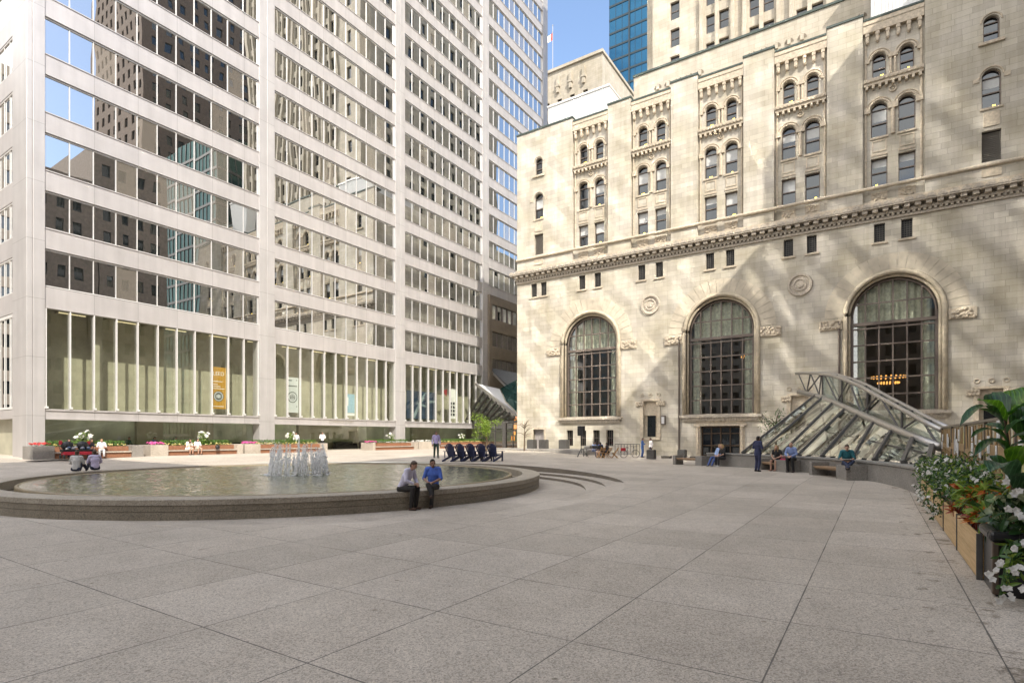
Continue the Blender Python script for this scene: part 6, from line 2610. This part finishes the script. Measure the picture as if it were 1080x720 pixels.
def fig_leaf(name, c1, c2):
    m, nt, b = nodes(name)
    v = coord(nt)
    f = ntex(nt, v, 5, 5)
    c = ramp(nt, f, [(.35, c1), (.6, c2)])
    wv = nt.nodes.new('ShaderNodeTexWave')
    L(nt, v, wv.inputs[0])
    for k, val in (('Scale', 7.0), ('Distortion', 4.0), ('Detail', 2.0)): wv.inputs[k].default_value = val
    c = mixc(nt, math_(nt, 'MULTIPLY', math_(nt, 'GREATER_THAN', wv.outputs['Fac'], .92), .4), c, tuple(min(1, x * 2.4 + .02) for x in c2))
    L(nt, c, b.inputs['Base Color'])
    b.inputs['Roughness'].default_value = .28
    bumpn(nt, b, wv.outputs['Fac'], .2, .01)
    tr = nt.nodes.new('ShaderNodeBsdfTranslucent')
    L(nt, mixc(nt, 1, c, (1.6, 1.9, .8), 'MULTIPLY'), tr.inputs[0])
    mx = nt.nodes.new('ShaderNodeMixShader')
    mx.inputs[0].default_value = .28
    L(nt, b.outputs[0], mx.inputs[1]); L(nt, tr.outputs[0], mx.inputs[2])
    L(nt, mx.outputs[0], nt.nodes['Material Output'].inputs[0])
    return m


FIG = [fig_leaf('fig_leaf_dark', (.012, .045, .012), (.03, .085, .02)), fig_leaf('fig_leaf_bright', (.06, .15, .015), (.12, .23, .025)), fig_leaf('fig_leaf_bluish', (.03, .075, .05), (.08, .15, .11))]
rr = random.Random(33)
spec = [  # base px,py,dY  tip px,py,dY  width m  droop  material
    ((1062, 446, 0), (1031, 422, -.25), .17, .25, 1), ((1060, 440, 0), (1094, 410, .15), .36, .2, 1), ((1060, 444, 0), (1046, 414, .3), .26, .2, 0),
    ((1058, 444, 0), (1029, 430, -.1), .11, .1, 0), ((1060, 452, 0), (1012, 449, -.35), .13, .55, 0), ((1060, 447, .1), (1092, 425, -.25), .17, .3, 0),
    ((1062, 455, 0), (1038, 448, .3), .12, .2, 0), ((1062, 458, 0), (1096, 442, -.4), .20, .35, 2), ((1064, 468, 0), (1024, 461, -.3), .11, .35, 0),
    ((1066, 472, 0), (1040, 463, .25), .10, .2, 0), ((1068, 486, 0), (1027, 481, -.3), .14, .55, 0), ((1066, 462, .1), (1100, 462, -.2), .22, .3, 0),
    ((1064, 474, 0), (1096, 470, -.3), .18, .4, 0), ((1072, 500, 0), (1078, 470, -.5), .24, .2, 1), ((1072, 512, 0), (1044, 497, -.45), .30, .4, 2),
    ((1070, 508, .1), (1030, 497, -.1), .15, .35, 1), ((1074, 520, 0), (1098, 500, -.5), .30, .3, 2), ((1072, 530, .1), (1040, 515, .15), .18, .3, 0),
    ((1074, 540, 0), (1096, 525, -.5), .22, .3, 0), ((1066, 500, .2), (1044, 480, .4), .16, .2, 0), ((1070, 492, .3), (1090, 480, .4), .25, .2, 0),
    ((1086, 470, .2), (1072, 430, .35), .3, .2, 0), ((1084, 450, .2), (1078, 422, .4), .3, .2, 0)]
for (b0, t0, w, dr, mi) in spec:
    m = MB()
    big_leaf(m, at(b0[0], b0[1], YF + b0[2]), at(t0[0], t0[1], YF + t0[2]), w, dr, 0, rr)
    m.build('big_leaf', FIG[mi], bf, smooth=True)

# cream-edged and trailing plants below it
vp = thing('variegated_plant', 'leafy plant with cream-edged green leaves under the fig', 'plant', (PXX + .6, 8.5, .7))
m, s = MB(), MB()
for k in range(60):
    b0 = Vector((PXX + rr.uniform(.15, 1.1), rr.uniform(8.3, 9.2), .72))
    tp = b0 + Vector((rr.uniform(-.35, .2), rr.uniform(-.3, .3), rr.uniform(.05, .5)))
    s.tube([b0, tp], .007, 4)
    for j in range(3): m.leaf(tp - Vector((0, 0, j * .05)), rv(rr) + Vector((-.3, -.35, -.25)), rv(rr) + Vector((-.4, -.5, .8)), rr.uniform(.13, .24), rr.uniform(.06, .11), rr.uniform(.1, .6), rr.choice((0, 0, 1, 2, 2)), 4)
s.build('stem', LEAF_MID, vp)
m.build('foliage', [LEAF_CREAM, LEAF_MID, LEAF_DARK], vp)
gp = thing('spiky_grass', 'fine arching green grass blades among the cream-edged leaves', 'plant', (PXX + .9, 8.3, .7))
m = MB()
for k in range(90):
    b0 = Vector((PXX + rr.uniform(.5, 1.2), rr.uniform(8.2, 8.7), .72))
    m.leaf(b0, Vector((rr.uniform(-1, .6), rr.uniform(-.7, .4), rr.uniform(.5, 1.3))), Vector((0, 0, 1)) + rv(rr) * .3, rr.uniform(.25, .5), .012, rr.uniform(.3, .9), 0, 5)
m.build('foliage', LEAF_LIME, gp)
tf = thing('trailing_flower', 'trailing vine with large white blossoms hanging over the black planter', 'plant', (PXX + .6, 8.1, .7))
m, f, s = MB(), MB(), MB()
for (px, py, dy) in ((1064, 510, 0), (1070, 520, -.2), (1078, 515, -.2), (1062, 535, 0), (1074, 538, -.1), (1078, 548, -.1), (1048, 600, -.15), (1046, 608, -.2), (1056, 592, -.1), (1066, 598, -.1), (1076, 596, -.2), (1070, 606, -.2), (1062, 618, -.15), (1078, 620, -.2), (1068, 628, -.2), (1056, 632, -.15), (1078, 572, -.2), (1073, 580, -.1)):
    if py < 560 and px < 1060: continue
    for j in range(2): blossom(f, at(px + rr.uniform(-3, 3), py + rr.uniform(-3, 3), 6.05 + dy + rr.uniform(-.1, .1)), Vector((-.1, -1, .3)) + rv(rr) * .6, rr.uniform(.03, .042), rr, 5)
for k in range(16):
    a = at(rr.uniform(1066, 1090), rr.uniform(545, 575), 6.35)
    b = at(rr.uniform(1040, 1090), rr.uniform(585, 632), 6.0)
    mid = a.lerp(b, .5) + Vector((0, 0, .08))
    s.tube([a, mid, b], .005, 4)
    for j in range(11):
        u = rr.random()
        q = a.lerp(mid, u * 2) if u < .5 else mid.lerp(b, u * 2 - 1)
        m.leaf(q, rv(rr) + Vector((0, -.2, .1)), rv(rr) + Vector((-.2, -.8, .6)), rr.uniform(.07, .14), rr.uniform(.03, .045), rr.uniform(.1, .5), rr.randrange(2), 3)
s.build('stem', LEAF_MID, tf)
m.build('foliage', [LEAF_MID, LEAF_LIME], tf)
f.build('blossoms', PETAL_W, tf)
# ------------------------------------------------------------------ light, sky, camera
d = Vector((-1.0, .68, -1.07)).normalized()
sun = bpy.data.lights.new('sun', 'SUN')
sun.energy = 2.7
sun.angle = R(.53)
sun.color = (1, .93, .82)
so = bpy.data.objects.new('sun', sun)
COL.objects.link(so)
so.rotation_euler = d.to_track_quat('-Z', 'Y').to_euler()
w = bpy.data.worlds.new('World')
SC.world = w
w.use_nodes = True
nt = w.node_tree
bg = nt.nodes['Background']
sky = nt.nodes.new('ShaderNodeTexSky')
sky.sky_type = 'NISHITA'
sky.sun_disc = False
sky.sun_elevation = math.asin(-d.z)
sky.sun_rotation = math.atan2(-d.x, -d.y)
sky.air_density = 1.0
sky.dust_density = 1.6
tc = nt.nodes.new('ShaderNodeTexCoord')
mp = nt.nodes.new('ShaderNodeMapping')
mp.inputs['Scale'].default_value = (2.2, 2.2, 5)
mp.inputs['Location'].default_value = (.4, .25, .35)
L(nt, tc.outputs['Generated'], mp.inputs[0])
dotn = nt.nodes.new('ShaderNodeVectorMath')
dotn.operation = 'DOT_PRODUCT'
L(nt, tc.outputs['Generated'], dotn.inputs[0])
dotn.inputs[1].default_value = (-.35, -.94, 0)
bias = math_(nt, 'MULTIPLY', dotn.outputs['Value'], .22)  # unseen cloud gathered behind the camera to brighten the fill
nz = math_(nt, 'ADD', ntex(nt, mp.outputs[0], 2.4, 8, .6), bias)
cl = ramp(nt, nz, [(.46, 0.0), (.68, .9)])
col = mixc(nt, cl, sky.outputs[0], (8.0, 7.7, 7.3))
L(nt, col, bg.inputs[0])
bg.inputs[1].default_value = .15
cam = bpy.data.cameras.new('camera')
cam.sensor_width = 36
cam.lens = PXF / 1080 * 36
cam.shift_y = (HY - 360) / 1080
cam.clip_start = .1
cam.clip_end = 3000
co = bpy.data.objects.new('camera', cam)
COL.objects.link(co)
co.location = (0, 0, HC)
co.rotation_euler = (R(90), 0, YAW)
SC.camera = co
SC.render.engine = 'CYCLES'
SC.view_settings.view_transform = 'Standard'
SC.view_settings.look = 'None'
SC.view_settings.gamma = 1
SC.view_settings.exposure = 1.24
SC.cycles.use_denoising = True
SC.cycles.max_bounces = 8
SC.cycles.transparent_max_bounces = 12
SC.cycles.sample_clamp_indirect = 40
SC.cycles.blur_glossy = .03
SC.cycles.use_guiding = True
SC.cycles.guiding_training_samples = 64
SC.cycles.caustics_reflective = True
SC.cycles.caustics_refractive = False
